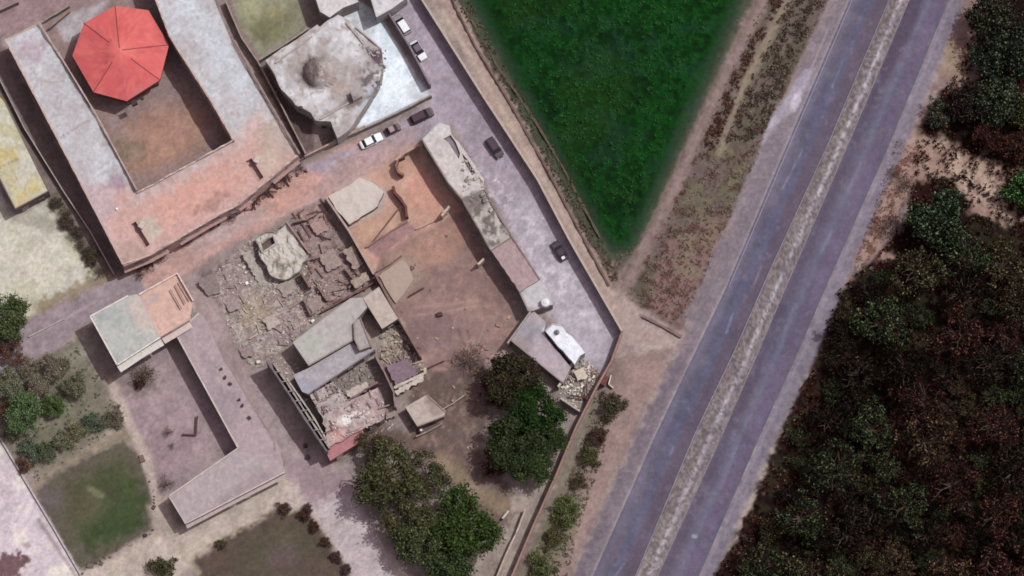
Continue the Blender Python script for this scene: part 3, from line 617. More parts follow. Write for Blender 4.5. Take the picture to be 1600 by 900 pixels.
RB.line([(545, 40), (585, 86)], 2, (84, 70, 72), 1, 1, .9); RB.blob(484, 112, 17, 24, 25, (112, 98, 94), .6, .85); RB.blob(512, 100, 16, 16, 0, (170, 160, 154), .6, .6)  # dark blob paints the shaded west side of the dome
ROW1 = [(659, 217), (672, 205), (687, 191), (703, 196), (706, 210), (722, 228), (742, 257), (757, 280), (757, 296), (722, 311), (700, 285)]
ROW2 = [(722, 311), (757, 296), (775, 330), (800, 370), (767, 391)]
ROW3 = [(767, 391), (800, 370), (843, 436), (812, 456)]
ROW4 = [(812, 456), (843, 437), (858, 452), (864, 476), (850, 480), (832, 486), (826, 486)]
RB.poly(ROW1, (198, 188, 186), 2, 1); RB.poly([(659, 217), (687, 191), (704, 197), (704, 208)], (200, 194, 194), 3, 2); RB.poly(ROW2, (182, 172, 168), 2, 1); RB.mott(ROW2, (92, 82, 78), N_SM, .52, .68, .8); RB.blob(745, 318, 16, 12, -30, (116, 104, 98), .7, .7)
RB.poly(ROW3, (168, 144, 146), 2, 1); RB.poly(ROW4, (190, 184, 188), 2, 1); RB.line([(767, 391), (800, 370)], 2, (196, 184, 176), 1, 1, .8)
ROOF_A1 = [(141, 494), (200, 462), (217, 459), (250, 527), (183, 570)]; ROOF_A2 = [(217, 460), (277, 427), (302, 470), (296, 500), (250, 527)]
RB.poly(ROOF_A1, (178, 178, 174), 2, 0); RB.mott(ROOF_A1, (160, 166, 164), N_MID2, .5, .75, .6); RB.blob(222, 490, 16, 34, -30, (200, 182, 172), .8, .8); RB.poly(ROOF_A2, (206, 170, 158), 2, 0); RB.blob(235, 468, 14, 6, -28, (176, 160, 160), .6, .7)
LSH = [(275, 522), (311, 489), (318, 494), (350, 560), (398, 640), (436, 697), (444, 738), (290, 818), (264, 775), (372, 700)]
RB.poly(LSH, (170, 152, 156), 2, 0); RB.mott(LSH, (154, 138, 144), N_MID, .45, .75, .7); RB.poly([(264, 775), (372, 700), (420, 720), (290, 818)], (172, 160, 162), 10, 4, .8); RB.line([(325, 507), (350, 560), (398, 640), (428, 690), (430, 712)], 1.6, (118, 98, 102), 1, .5, .8)
C1 = [(457, 535), (547, 466), (566, 465), (574, 480), (559, 497), (552, 507), (552, 531), (482, 571)]
C2 = [(458, 586), (482, 575), (552, 534), (560, 545), (586, 546), (482, 616), (472, 612)]
C3 = [(567, 466), (592, 448), (622, 498), (597, 514)]
C4 = [(484, 617), (522, 595), (538, 618), (548, 632), (520, 650), (505, 655)]
C5 = [(505, 655), (555, 622), (590, 606), (603, 640), (600, 655), (565, 672), (512, 700)]
C6 = [(507, 702), (565, 670), (573, 684), (516, 720)]
RB.poly(C1, (178, 170, 168), 2, 0); RB.blob(480, 540, 30, 20, -30, (174, 174, 166), .8, .7); RB.poly(C2, (168, 160, 166), 2, 0); RB.blob(470, 600, 18, 12, 0, (158, 156, 174), .8, .7); RB.poly(C3, (184, 170, 160), 2, 0)
RB.poly(C4, (176, 162, 160), 3, 1); RB.poly(C5, (176, 152, 152), 3, 1); RB.blob(545, 655, 20, 8, -10, (236, 230, 228), .5, .9, .4); RB.blob(525, 680, 14, 14, 0, (190, 140, 138), .8, .8); RB.blob(562, 648, 8, 4, 30, (240, 236, 232), .5, .7); RB.mott(C5, (196, 186, 180), N_SM, .6, .8, .6); RB.poly(C6, (176, 120, 124), 2, 0)
HUT = [(633, 636), (666, 617), (697, 642), (694, 650), (652, 666)]; RB.poly(HUT, (182, 168, 160), 2, 0); RB.poly([(667, 617), (697, 645), (676, 652), (662, 628)], (150, 130, 126), 3, 1, .8)
SEA = [(820, 536), (831, 524), (888, 572), (880, 594)]; RB.poly([(795, 480), (840, 480), (900, 590), (860, 600), (790, 540)], (176, 162, 168), 3, 1); RB.blob(815, 535, 18, 14, 0, (140, 128, 130), .8, .7); RB.blob(828, 515, 24, 12, 0, (150, 144, 150), .8, .8)
RB.poly([(845, 515), (872, 495), (920, 552), (896, 572)], (230, 230, 238), 3, 0)
RB.poly([(470, -50), (500, 22), (515, 30), (564, 3), (550, -50)], (206, 200, 200), 2, 0); RB.poly([(565, -50), (588, 30), (640, -2), (630, -50)], (204, 200, 204), 2, 0); RB.grain(ALL, .05, N_SM); RB.grain(ALL, .06, N_FINE); RB.mott(ALL, (140, 124, 120), N_SM, .74, .9, .35)

# ------------------------------------------------------------------ buildings
HU = 6.4
building('courtyard_building', 'long U shaped building with pale roof round a brown courtyard', OUT_U, HU, (196, 164, 156), holes=[[(205, 350), (212, 346), (234, 382), (226, 388)], [(384, 252), (393, 247), (412, 277), (403, 284)]], parapet=[[(8, 62), (58, 38)], [(365, 222), (330, 160), (265, 58), (228, -40)], [(193, 415), (235, 398), (275, 375), (325, 345), (375, 318), (412, 287), (465, 243)], [(362, 66), (465, 243)], [(8, 62), (60, 160), (115, 265), (193, 415)]], ph=.3, jagp=.22, seed=3)
UB = bpy.data.objects['courtyard_building']
for q_, sd_ in (([(214, 300), (240, 287), (290, 259), (366, 218)], 21), ([(366, 220), (330, 158), (265, 56), (230, -36)], 22), ([(193, 413), (235, 396), (275, 373), (325, 343), (375, 316), (412, 285), (465, 241)], 23)):
    rail('parapet', q_, HU-.02, HU+(.9 if sd_ != 23 else .6), .28, plain((196, 170, 162), .9, .25, 1, 'wall_render'), UB, UB.location, jag=.45, seed=sd_)
rail('parapet', [(60, 34), (98, 93), (150, 178), (181, 236), (214, 297)], HU-.02, HU+1.2, .25, plain((184, 162, 154), .9, .2, 1, 'wall_render'), UB, UB.location, jag=.35, seed=8)
rail('parapet', [(366, 62), (398, 120), (468, 240)], HU-.02, HU+1.0, .3, plain((150, 130, 126), .9, .2, 1, 'wall_render'), UB, UB.location, jag=.08, seed=9)
building('house', 'flat roofed house with yellow stained roof at the left edge', HOUSE_Y, 4.6, (120, 104, 100), parapet=True, ph=.2, seed=4, cat='house')
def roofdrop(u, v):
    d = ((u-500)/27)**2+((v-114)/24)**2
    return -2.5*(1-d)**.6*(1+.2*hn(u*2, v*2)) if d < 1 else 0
building('domed_building', 'wide shell damaged grey building with a dome painted dark on its shaded side beside the white yard', BIGROOF, 5.2, (176, 164, 162), rag=.7, rough=.15, drop=roofdrop, parapet=[[(430, 98), (488, 56)], [(541, 35), (584, 88)], [(556, 42), (596, 76)], [(500, 186), (545, 160)]], ph=.4, jagp=.2, seed=5)
def cap_poly(parent_name, name, polyp, h0, h1, wallc, topc=None):
    pass
t_dome = bpy.data.objects['domed_building']
def dome(parent, u, v, z, r, hh, c):
    V = []; F = []; NS, NR = 28, 9; ctr = pt(u, v, z); org = parent.location
    for i in range(NR+1):
        a = i/NR*math.pi/2
        for j in range(NS):
            b = j/NS*2*math.pi; rr = r*math.cos(a)*(1+.03*math.sin(j*2.7+i)) ; V.append(ctr+Vector((rr*math.cos(b), rr*math.sin(b), hh*math.sin(a)*(1-.06*math.sin(j*1.3)**2))))
    for i in range(NR):
        for j in range(NS): a = i*NS+j; b = i*NS+(j+1) % NS; F.append((a, b, b+NS, a+NS))
    return mesh('dome', V, F, plain(c, .9, .3, .8, 'dome_plaster'), parent, org, smooth=True)
building('roof_hut', 'small white stair hut on the grey roof below the dome', [(547, 142), (560, 138), (566, 150), (552, 157)], 6.9, (180, 172, 165), cat='hut', z0=5.2, openings=False)
RB.poly([(540, 130), (575, 130), (575, 165), (540, 165)], (228, 226, 218), 2, 0)

HR = 5.2
building('ruined_house', 'pale roofed ruined house with a torn hole at the top of the street row', ROW1, HR, (138, 122, 118), cat='house', rag=1.2, group='ruined row along the street', hole_d=.5, hole_c=(136, 124, 132), holes=[[(693, 217), (704, 211), (712, 222), (719, 240), (717, 248), (709, 236), (701, 222)], [(722, 240), (731, 250), (742, 270), (738, 274), (727, 256)]], rough=.15, parapet=[[(659, 217), (700, 285), (722, 311)]], jagp=.15, seed=6)
building('ruined_house', 'roof blotched with black holes second down the street row', ROW2, HR-.3, (130, 112, 108), cat='house', rag=1.2, group='ruined row along the street', rough=.5, parapet=[[(757, 296), (775, 330), (800, 370)], [(722, 311), (767, 391)], [(722, 311), (757, 296)]], jagp=.3, seed=7)
building('ruined_house', 'pinkish roofed house third down the street row', ROW3, HR-.5, (130, 110, 108), cat='house', group='ruined row along the street', rag=.8, rough=.2, parapet=[[(767, 391), (800, 370)], [(800, 370), (843, 436)]], jagp=.3, seed=8)
building('terrace_house', 'small pale grey terrace ending the street row', ROW4, HR-1.2, (150, 140, 138), cat='house', rag=.6, rough=.1, parapet=[[(812, 456), (826, 486)]], seed=9)

building('school_block', 'two storey block with greenish white flat roof and long shadow', ROOF_A1, 6.6, (226, 214, 208), parapet=[[(141, 494), (200, 462)], [(141, 494), (183, 570)], [(183, 570), (250, 527)]], ph=.15, seed=10, every=3)
ta = building('terrace_block', 'pink roofed block with raised rim and bare rafters', ROOF_A2, 6.3, (222, 196, 188), parapet=[[(217, 460), (277, 427), (302, 470)]], ph=.55, pw=.3, seed=11)
V = []; F = []
for i, (a, b) in enumerate([((266, 452), (284, 483)), ((274, 445), (290, 475)), ((279, 440), (297, 470))]):
    p, q = pt(*a, 6.9), pt(*b, 6.9); boxgeo(V, F, (p+q)/2, ((q-p).length, .12, .25), math.atan2((q-p).y, (q-p).x))
mesh('rafter', V, F, plain((140, 100, 86), .8, .2, 2, 'timber'), ta, ta.location)
building('winged_building', 'L shaped low building with two lilac grey flat wings round a courtyard', LSH, 4.4, (200, 184, 180), parapet=[[(275, 522), (311, 489)], [(275, 522), (372, 700)], [(372, 700), (264, 775)], [(264, 775), (290, 818), (444, 738)]], ph=.2, seed=12)

HC = 4.8
building('house', 'large pale greenish flat roof in the middle of the ruins', C1, HC, (150, 132, 130), cat='house', group='flat roofed ruined houses', seed=13, ph=.15, parapet=[[(482, 571), (552, 531)]])
building('house', 'long lilac grey roof stepping down below the greenish roof', C2, HC-1.0, (128, 112, 116), cat='house', group='flat roofed ruined houses', seed=14, ph=.15, parapet=[[(482, 616), (586, 546)]])
building('house', 'small cream roofed house against the plot wall', C3, HC-.6, (110, 82, 80), cat='house', group='flat roofed ruined houses', seed=15)
building('ruined_house', 'pale broken roof behind the long torn facade', C4, HC-1, (140, 120, 118), cat='house', rag=1, rough=.3, seed=16)
building('ruined_house', 'pinkish shattered roof with white dust smears', C5, HC-.8, (140, 118, 116), cat='house', rag=1.5, rough=.4, seed=17)
building('porch', 'dark pink porch roof at the foot of the shattered house', C6, HC-1.4, (150, 90, 92), cat='porch', seed=18)
building('stair_tower', 'pink stair hut rising between the greenish and cream roofs', [(553, 505), (562, 495), (580, 541), (562, 547), (554, 530)], HC+.5, (150, 126, 126), cat='hut', openings=False, parapet=True, ph=.2)
building('hut', 'small detached hut with pinkish roof and a water tank beside it', HUT, 3.0, (150, 128, 122), cat='hut', seed=19, parapet=[[(652, 666), (694, 650)], [(667, 617), (697, 644)]], ph=.15)
RB.poly([(505, 300), (565, 270), (610, 300), (600, 330), (545, 360)], (190, 178, 174), 2, 1); RB.mott([(505, 300), (565, 270), (610, 300), (545, 360)], (206, 192, 184), N_MID2, .4, .7, .7); RB.poly([(585, 425), (640, 395), (660, 440), (620, 485)], (172, 152, 142), 2, 1)
building('ruined_house', 'pale roof slab in the upper left corner of the tan ruined plot', [(513, 307), (545, 290), (562, 277), (584, 286), (600, 300), (590, 322), (546, 351), (528, 331)], 1.7, (150, 118, 108), cat='house', rag=.9, rough=.15, openings=False, seed=51)
building('ruined_house', 'dusty beige slab just inside the brown plot by the tall wall', [(592, 431), (612, 416), (630, 405), (641, 420), (646, 436), (636, 452), (619, 474), (606, 455)], .5, (150, 126, 116), cat='house', rag=1.0, rough=.1, openings=False, seed=52)
building('gatehouse', 'pale pink flat building beside the dark tree and the street end', [(797, 532), (832, 484), (853, 503), (850, 520), (856, 530), (892, 574), (880, 598), (838, 566)], 3.0, (150, 136, 134), parapet=[[(797, 530), (832, 483)], [(797, 530), (880, 598)]], ph=.3, seed=20)
building('white_annex', 'narrow annex with bright white roof on the street end', [(852, 517), (864, 506), (876, 508), (886, 520), (893, 524), (914, 551), (906, 556), (898, 570), (880, 548), (872, 542)], 4.2, (186, 180, 184), ph=.15, rag=.9, rough=.15, parapet=[[(852, 517), (864, 506), (876, 508)]], seed=21, cat='annex')
def ledge(parent, name, pts, z, depth, c):
    t = bpy.data.objects[parent]; P = [pt(*p, z) for p in pts]; V = []; F = []
    for i, p in enumerate(P):
        d = (P[min(i+1, len(P)-1)]-P[max(i-1, 0)]).normalized(); n = Vector((d.y, -d.x, 0))
        if n.y > 0: n = -n
        q = p+n*depth; dz = Vector((0, 0, .14)); V += [p, q, q-dz, p-dz]
    for i in range(len(P)-1): a = 4*i; b = a+4; F += [(a, a+1, b+1, b), (a+1, a+2, b+2, b+1), (a+2, a+3, b+3, b+2)]
    F += [(0, 3, 2, 1), (len(V)-4, len(V)-3, len(V)-2, len(V)-1)]
    return mesh(name, V, F, plain(c, .9, .15, 2, 'ledge_concrete'), t, t.location)
ledge('school_block', 'canopy', [(183, 573), (216, 551), (251, 530)], 5.6, 1.35, (212, 202, 196))
ledge('terrace_block', 'canopy', [(253, 529), (275, 516), (296, 503)], 5.2, 1.2, (206, 186, 180))
for seg_ in ([(193, 421), (235, 404), (262, 389)], [(280, 378), (325, 351), (352, 336)], [(372, 325), (392, 311)], [(425, 283), (465, 250)]): ledge('courtyard_building', 'canopy', seg_, 3.2, .8, (176, 140, 136))  # added ledges: a pinkish sunlit band in front of the unlit south facade
ledge('winged_building', 'canopy', [(290, 821), (360, 784), (444, 741)], 3.2, .7, (186, 168, 166))
# octagonal pavilion
OCT = [(180, 9), (232, 16), (264, 70), (250, 125), (198, 158), (146, 144), (113, 87), (131, 36)]
ctr = pt(188, 82, 5.8); po = Vector((ctr.x, ctr.y, 0))
pv = thing('pavilion', po, 'octagonal pavilion with a salmon red roof inside the courtyard', 'pavilion')
E = [pt(u, v, 5.3) for u, v in OCT]; V = []; F = []; CL = []
apex = Vector((ctr.x, ctr.y, 7.4)); n0 = 10
PB = Board((206, 98, 98)); PB.mott(ALL, (216, 110, 106), N_MID, .4, .7, .7); PB.mott(ALL, (190, 88, 92), N_MID2, .5, .8, .6); PB.mott(ALL, (178, 84, 88), N_SM, .6, .85, .45); PB.mott(ALL, (222, 128, 122), N_FINE, .6, .9, .4); PB.line([(240, 70), (206, 90)], 2, (150, 70, 70), 1, 2, .7); PB.line([(165, 110), (170, 70), (185, 45)], 2, (170, 84, 80), 1, 2, .6); PB.blob(188, 76, 14, 12, 0, (226, 124, 118), .9, .6); PB.blob(225, 148, 22, 14, -30, (190, 120, 120), .8, .6); PB.grain(ALL, .05, N_SM)
US = []
for i in range(8):
    a, b = E[i], E[(i+1) % 8]
    base = len(V)
    for k in range(n0+1):
        for j in range(n0+1):
            p = apex.lerp(a.lerp(b, j/n0), k/n0); V.append(p); US.append(plan(p.x, p.y, p.z))
    for k in range(n0):
        for j in range(n0):
            q = base+k*(n0+1)+j; F.append((q, q+1, q+n0+2, q+n0+1))
mesh('roof', V, F, painted('red_sheeting', .6, .1, 2, .05), pv, po, alb(PB.sample([u[0] for u in US], [u[1] for u in US])))
V = []; F = []
for i in range(8):
    a, b = E[i], E[(i+1) % 8]; n = len(V); V += [a, b, b-Vector((0, 0, .7)), a-Vector((0, 0, .7))]; F.append((n, n+1, n+2, n+3))
mesh('fascia', V, F, plain((130, 62, 62), .7, .15, 2, 'red_fascia'), pv, po)
for i in range(8):
    if i in (1, 4, 6): continue
    p, q = E[i]+Vector((0, 0, .03)), apex+Vector((0, 0, .03)); q = p.lerp(q, .72 if i % 2 else .95); V = []; F = []
    d = (q-p).normalized(); s = Vector((-d.y, d.x, 0)).normalized()*.06; up_ = Vector((0, 0, .07))
    V = [p-s, p+s, q+s, q-s, p-s+up_, p+s+up_, q+s+up_, q-s+up_]; F = [(4, 5, 6, 7), (0, 1, 5, 4), (1, 2, 6, 5), (2, 3, 7, 6), (3, 0, 4, 7)]
    mesh('roof_seam', V, F, plain((120, 56, 60), .7, .15, 2, 'seam'), pv, po)
V = []; F = []
IN = [Vector((ctr.x+(e.x-ctr.x)*.9, ctr.y+(e.y-ctr.y)*.9, 0)) for e in E]
for i in range(8):
    a, b = IN[i], IN[(i+1) % 8]; n = len(V); V += [a, b, Vector((b.x, b.y, 4.9)), Vector((a.x, a.y, 4.9))]; F.append((n, n+1, n+2, n+3))
mesh('wall', V, F, plain((120, 78, 76), .9, .2, 1, 'red_wall'), pv, po)
for i in range(8):
    V = []; F = []; e = IN[i]; boxgeo(V, F, (e.x, e.y, 2.5), (.45, .45, 5.0), .4*i); mesh('column', V, F, plain((150, 110, 106), .9, .2, 1, 'column'), pv, po)
def small_box(name, label, cat, u, v, z, s, c, rz=0, group=None, lid=None):
    p = pt(u, v, z); V = []; F = []; boxgeo(V, F, (p.x, p.y, z+s[2]/2), s, rz, 0, .94)
    if lid: boxgeo(V, F, (p.x, p.y, z+s[2]+.04), (s[0]*1.08, s[1]*1.08, .08), rz)
    return tag(mesh(name, V, F, plain(c, .7, .15, 3, name), None, Vector((p.x, p.y, z))), label, cat, group)
building('white_block', 'white roofed block on the top frame edge above the domed building', [(484, -30), (500, 18), (515, 27), (536, 12), (560, 3), (548, -40)], 5.6, (170, 160, 158), seed=41, openings=False)
building('white_block', 'white roofed block at the top between the dark shaft and the street', [(571, -30), (588, 27), (612, 14), (636, -4), (620, -40)], 5.2, (176, 168, 166), seed=42, openings=False)
for u_, v_, lab_ in [(222, 352, 'pale square box beside the lower left roof slot of the U shaped building'), (402, 250, 'pale square box beside the roof slot near the lane corner')]:
    small_box('roof_box', lab_, 'box', u_, v_, HU, (1.3, 1.0, .5), (196, 180, 170), 1.07, 'roof boxes on the U shaped building', lid=True)
small_box('roof_vent', 'dark square vent at the lower corner of the red roof', 'vent', 210, 162, 4.6, (1.1, 1.0, 1.0), (60, 36, 40), .5)
small_box('roof_vent', 'tiny black vent on the right edge of the red roof', 'vent', 242, 133, 5.4, (.5, .5, .35), (40, 28, 30), .3)

# ------------------------------------------------------------------ walls
wall('long wall between the street and the tan track beside the field', [(640, -40), (660, 0), (755, 150), (840, 280), (890, 375), (972, 517)], 3.1, .3, (164, 142, 132), coping=(182, 166, 156))
wall('dark crumbling line of stones along the field side of the tan track', [(700, -20), (712, 10), (742, 70), (798, 162), (856, 266), (914, 376), (952, 446)], .7, .35, (112, 90, 84), jag=.35)
wall('dark broken bank edge nearest the crops on the left of the field', [(724, 10), (760, 68), (774, 98), (826, 172), (880, 262), (938, 372)], .6, .4, (92, 80, 66), jag=.45)
wall('brown wall running from the street corner down beside the roadside shrubs', [(972, 519), (955, 565), (932, 605), (900, 668), (868, 745), (832, 825), (795, 912)], 2.6, .3, (150, 112, 104), coping=(150, 116, 108))
wall('long thin pale wall at the foot of the shaded alley', [(-20, 85), (38, 200), (100, 300), (140, 360), (178, 428)], 1.4, .22, (172, 158, 150))
wall('grey wall on the street side of the white yard', [(596, 0), (606, 18), (640, 72), (672, 132)], 3.2, .3, (134, 120, 126), sc=.8)
wall('low wall along the lower side of the white yard', [(520, 220), (562, 203), (615, 178), (674, 148)], 2.2, .35, (156, 146, 142), jag=.12)
wall('narrow alley wall between the court building and the olive yard', [(352, 0), (377, 58), (403, 96), (440, 165), (478, 240)], 2.2, .25, (156, 140, 132), jag=.1)
wall('short wall under the olive yard', [(404, 94), (440, 72), (482, 44)], 2.2, .25, (162, 148, 138))
wall('pinkish lane wall running up to the parked white car', [(476, 244), (520, 222), (570, 196)], 2.0, .3, (178, 150, 142))
wall('tall wall on the left side of the tan ruined plot', [(509, 308), (545, 360), (584, 428)], 3.2, .3, (158, 132, 124), coping=(176, 152, 142))
wall('wall on the lane side end of the tan ruined plot', [(655, 226), (630, 240), (618, 250)], 2.6, .4, (182, 156, 140))
wall('low cross wall dividing the tan plot from the brown plot', [(588, 424), (612, 410), (628, 398)], 1.0, .25, (140, 112, 108), jag=.2)
wall('thin low wall edging the purple floor strip of the tan plot', [(572, 386), (606, 364), (637, 345)], .7, .22, (150, 112, 104), jag=.1)
wall('low cross wall from the floor strip to the street row', [(650, 358), (675, 346), (700, 333)], .6, .3, (186, 152, 138), jag=.1)
wall('curved broken wall near the top of the tan plot', [(632, 243), (622, 248), (619, 258), (622, 268), (630, 272)], 2.6, .35, (140, 100, 88), jag=.3, name='broken_wall')
wall('curved dark wall fragment sweeping through the tan plot', [(614, 290), (617, 300), (626, 310), (634, 322), (636, 338)], 2.4, .45, (112, 66, 62), jag=.35, name='broken_wall')
wall('small wall stub by the dark facade of the street row', [(696, 276), (702, 272)], 3.0, .4, (196, 172, 154), name='broken_wall')
wall('pale wall stub where the cross wall meets the street row', [(690, 337), (702, 322)], 3.0, .4, (200, 176, 160), name='broken_wall')
wall('second pale stub lower along the street row', [(747, 413), (756, 404)], 3.0, .4, (200, 176, 164), name='broken_wall')
wall('wall between the rubble plot and the pale block', [(447, 345), (465, 370), (484, 396)], 3.0, .35, (158, 128, 124), jag=.3, name='broken_wall')
wall('wall closing the top of the brown debris plot', [(460, 346), (478, 342), (494, 332)], 1.8, .4, (140, 112, 108), jag=.5, name='broken_wall')
wall('dark low wall between debris plot and greenish roof', [(500, 488), (540, 466), (585, 440)], 1.6, .35, (112, 80, 80), jag=.4, name='broken_wall')
wall('wall on the right side of the cluttered rubble room', [(586, 428), (622, 497), (658, 558)], 3.0, .25, (128, 98, 94), jag=.1)
wall('broken pale wall end beside the rubble room', [(616, 606), (640, 594), (664, 582), (664, 574)], 2.6, .5, (190, 176, 164), jag=.35, name='broken_wall')
wall('leaning wall line right of the dark open room', [(585, 553), (600, 580), (615, 612), (618, 636)], 3.6, .3, (146, 118, 114), jag=.2, name='broken_wall')
wall('jagged wall across the shattered middle rooms', [(505, 646), (530, 632), (553, 620), (590, 596)], 4.0, .35, (128, 96, 96), jag=.5, name='broken_wall')
wall('slanting wall above the gatehouse terrace', [(793, 536), (812, 510), (832, 482)], 3.9, .25, (168, 158, 152))
wall('thin yard wall right of the small hut', [(690, 640), (708, 630), (726, 617)], 1.4, .25, (160, 142, 134), jag=.1)
wall('second thin yard wall below the small hut', [(650, 682), (672, 672), (690, 662)], 1.2, .25, (150, 132, 124), jag=.2)
wall('pale wall edge beside the narrow lane at the bottom', [(821, 796), (808, 830), (790, 868), (775, 905)], 1.6, .3, (186, 166, 156), jag=.1)
wall('short pale wall fragment beside the bottom lane wall', [(795, 798), (785, 810)], 1.2, .4, (196, 182, 170), name='broken_wall')
wall('wall on the far upper left edge of the lane', [(-20, 24), (28, 2)], 2.0, .3, (150, 130, 126))
wall('thin gate wall above the courtyard entrance', [(70, 31), (90, 19), (108, 8)], 1.6, .3, (156, 138, 130), jag=.1)
wall('second gate wall parallel to the courtyard entrance', [(76, 44), (92, 30), (108, 16)], 1.4, .3, (146, 118, 112), jag=.2)
wall('low kerb wall between the white lot and the garden', [(0, 684), (40, 752), (88, 832), (126, 898)], .5, .3, (186, 172, 174))
wall('thin crumbling edge wall along the lane north of the garden', [(45, 526), (100, 498)], .5, .25, (176, 164, 160))
wall('low ledge by the junction with the highway', [(1003, 494), (1035, 510), (1064, 527)], .5, .3, (128, 104, 100))
# lane edge debris line by the dry bushes
# long torn facade with parallel ledges
fo = pt(415, 562, 6.5); fo = Vector((fo.x, fo.y, 0)); tf = thing('torn_facade', fo, 'long tall torn facade with parallel ledges and a deep shadow', 'facade')
rail('masonry', [(417, 563), (455, 620), (482, 662), (511, 705)], -.1, 6.6, .35, plain((120, 110, 112), .9, .25, 1.2, 'facade_plaster'), tf, fo, jag=.25, seed=5)
rail('ledge', [(426, 566), (450, 600), (475, 640), (515, 700)], -.1, 5.2, .3, plain((164, 152, 148), .9, .2, 1.2, 'ledge'), tf, fo, jag=.2, seed=6)
rail('ledge', [(447, 590), (470, 622), (492, 655), (516, 697)], -.1, 4.6, .3, plain((176, 166, 160), .9, .2, 1.2, 'ledge'), tf, fo, jag=.3, seed=7)
V = []; F = []
for i in range(9):
    t = i/9; u, v = 419+92*t+4, 566+136*t; p = pt(u, v, 5.4); boxgeo(V, F, p, (1.6, .18, .2), .1)
mesh('cross_beam', V, F, plain((150, 138, 132), .9, .2, 2, 'beam'), tf, fo)
# pale block with small open room
PB1 = [(398, 375), (416, 363), (432, 366), (447, 347), (464, 372), (482, 398), (468, 424), (446, 438), (422, 430), (408, 404)]
RB.poly(PB1, (196, 186, 178), 2, 1); RB.mott([(408, 404), (482, 400), (468, 424), (446, 438), (422, 430)], (128, 116, 104), N_SM, .5, .8, .8)
building('ruined_house', 'pale crumbled block with a small open white rimmed room', PB1, 2.2, (176, 162, 156), cat='house', rag=2.4, rough=.9, hole_d=.9, hole_c=(110, 92, 90), holes=[[(408, 382), (426, 370), (430, 380), (412, 392)]], parapet=[[(404, 380), (426, 366), (432, 380), (410, 394), (404, 380)]], ph=.4, pw=.3, jagp=.1, seed=31)
# walls inside the debris plot
for i, (a, b, h) in enumerate([((470, 425), (484, 448), 3.0), ((488, 404), (500, 400), 1.4), ((496, 446), (512, 470), 1.6), ((474, 466), (486, 492), 2.0), ((540, 420), (556, 440), 1.8), ((545, 450), (562, 428), 1.2)]):
    wall(['tall dark wall stub beside the pale crumbled block', 'little wall stub among debris by the pale block', 'wall stub above the greenish roof corner', 'wall stub at the left end of the greenish roof', 'wall stub by the tall plot wall', 'tilted wall stub in front of the cream house'][i], [a, b], h, .4, (132, 108, 102), jag=.3, name='broken_wall', group='wall stubs in the debris plot')
# ruined room south-east
SEP = [(878, 594), (898, 563), (912, 556), (935, 585), (918, 618), (906, 642), (872, 622)]
wall('pale wall round the left of the cream rubble room', [(904, 548), (880, 592), (872, 604)], 3.0, .3, (200, 186, 170), jag=.2)
wall('wall at the lower side of the cream rubble room', [(876, 622), (906, 642)], 2.2, .3, (180, 166, 150), jag=.2)
B_dummy = 0
chunks('rubble', 'cream rubble filling the roofless room at the street end', [SEP], 620, .17, (200, 188, 178), seed=3, flat=.8)
chunks('rubble', 'grey rubble field between the rubble lane and the greenish roof', [RUB1], 2400, .13, (178, 162, 154), seed=4)
chunks('rubble', 'rubble heaped in the brown debris plot', [[(455, 335), (505, 315), (585, 430), (560, 460), (500, 480), (470, 400)]], 1000, .15, (156, 136, 130), seed=5)
chunks('rubble', 'fine rubble spilling round the pale crumbled block', [[(372, 400), (398, 372), (447, 345), (490, 400), (468, 455), (420, 462), (390, 440)]], 700, .16, (186, 174, 164), seed=21)
chunks('rubble', 'rubble strewn on the left of the brown debris plot and the greenish roof corner', [[(455, 430), (500, 420), (520, 470), (455, 535), (430, 500)]], 500, .18, (160, 140, 136), seed=22)
chunks('rubble', 'rubble at the foot of the torn facade and porch', [[(395, 560), (420, 560), (440, 600), (470, 590), (480, 575), (450, 560), (440, 545), (400, 545)], [(590, 640), (625, 650), (610, 670), (575, 690), (570, 672)]], 320, .16, (178, 160, 154), seed=23)
chunks('rubble', 'rubble and junk in the room behind the cream house', [RUB2], 520, .17, (160, 144, 134), seed=6, flat=.8)
chunks('rubble', 'debris scattered over the pinkish shattered roof', [C5, C4], 420, .15, (192, 176, 168), z=HC-.8, seed=7)
chunks('rubble', 'rubble on the domed roof edge', [[(560, 70), (604, 78), (600, 125), (575, 165), (590, 100)]], 110, .2, (150, 140, 142), z=5.2, seed=8)
chunks('rubble', 'stones scattered over the brown plot and yard', [PLOTB, YARDS], 160, .22, (160, 130, 118), seed=9)
chunks('rubble', 'rubble along the broken roof beside the street', [[(722, 240), (757, 285), (775, 330), (745, 330), (722, 300)]], 120, .28, (160, 148, 142), z=HR-.1, seed=10)
chunks('rubble', 'stones and rubbish along the edge of the lane', [[(193, 418), (300, 365), (400, 310), (470, 262), (480, 268), (400, 322), (300, 375), (215, 425)]], 260, .24, (120, 86, 80), seed=11)
chunks('rubble', 'rubble between the jagged middle walls', [[(520, 598), (580, 562), (600, 600), (550, 625), (530, 625)]], 460, .16, (160, 146, 138), seed=12, flat=.8)
chunks('rubble', 'stones along the curved path edge by the green lawn', [[(215, 712), (236, 770), (242, 822), (246, 822), (242, 770), (221, 712)], [(124, 895), (242, 822), (246, 828), (128, 900)]], 70, .28, (110, 90, 84), seed=13)
chunks('rubble', 'pale spill of plaster by the long low wing', [[(352, 786), (388, 766), (390, 774), (358, 792)]], 90, .3, (236, 222, 216), seed=14)
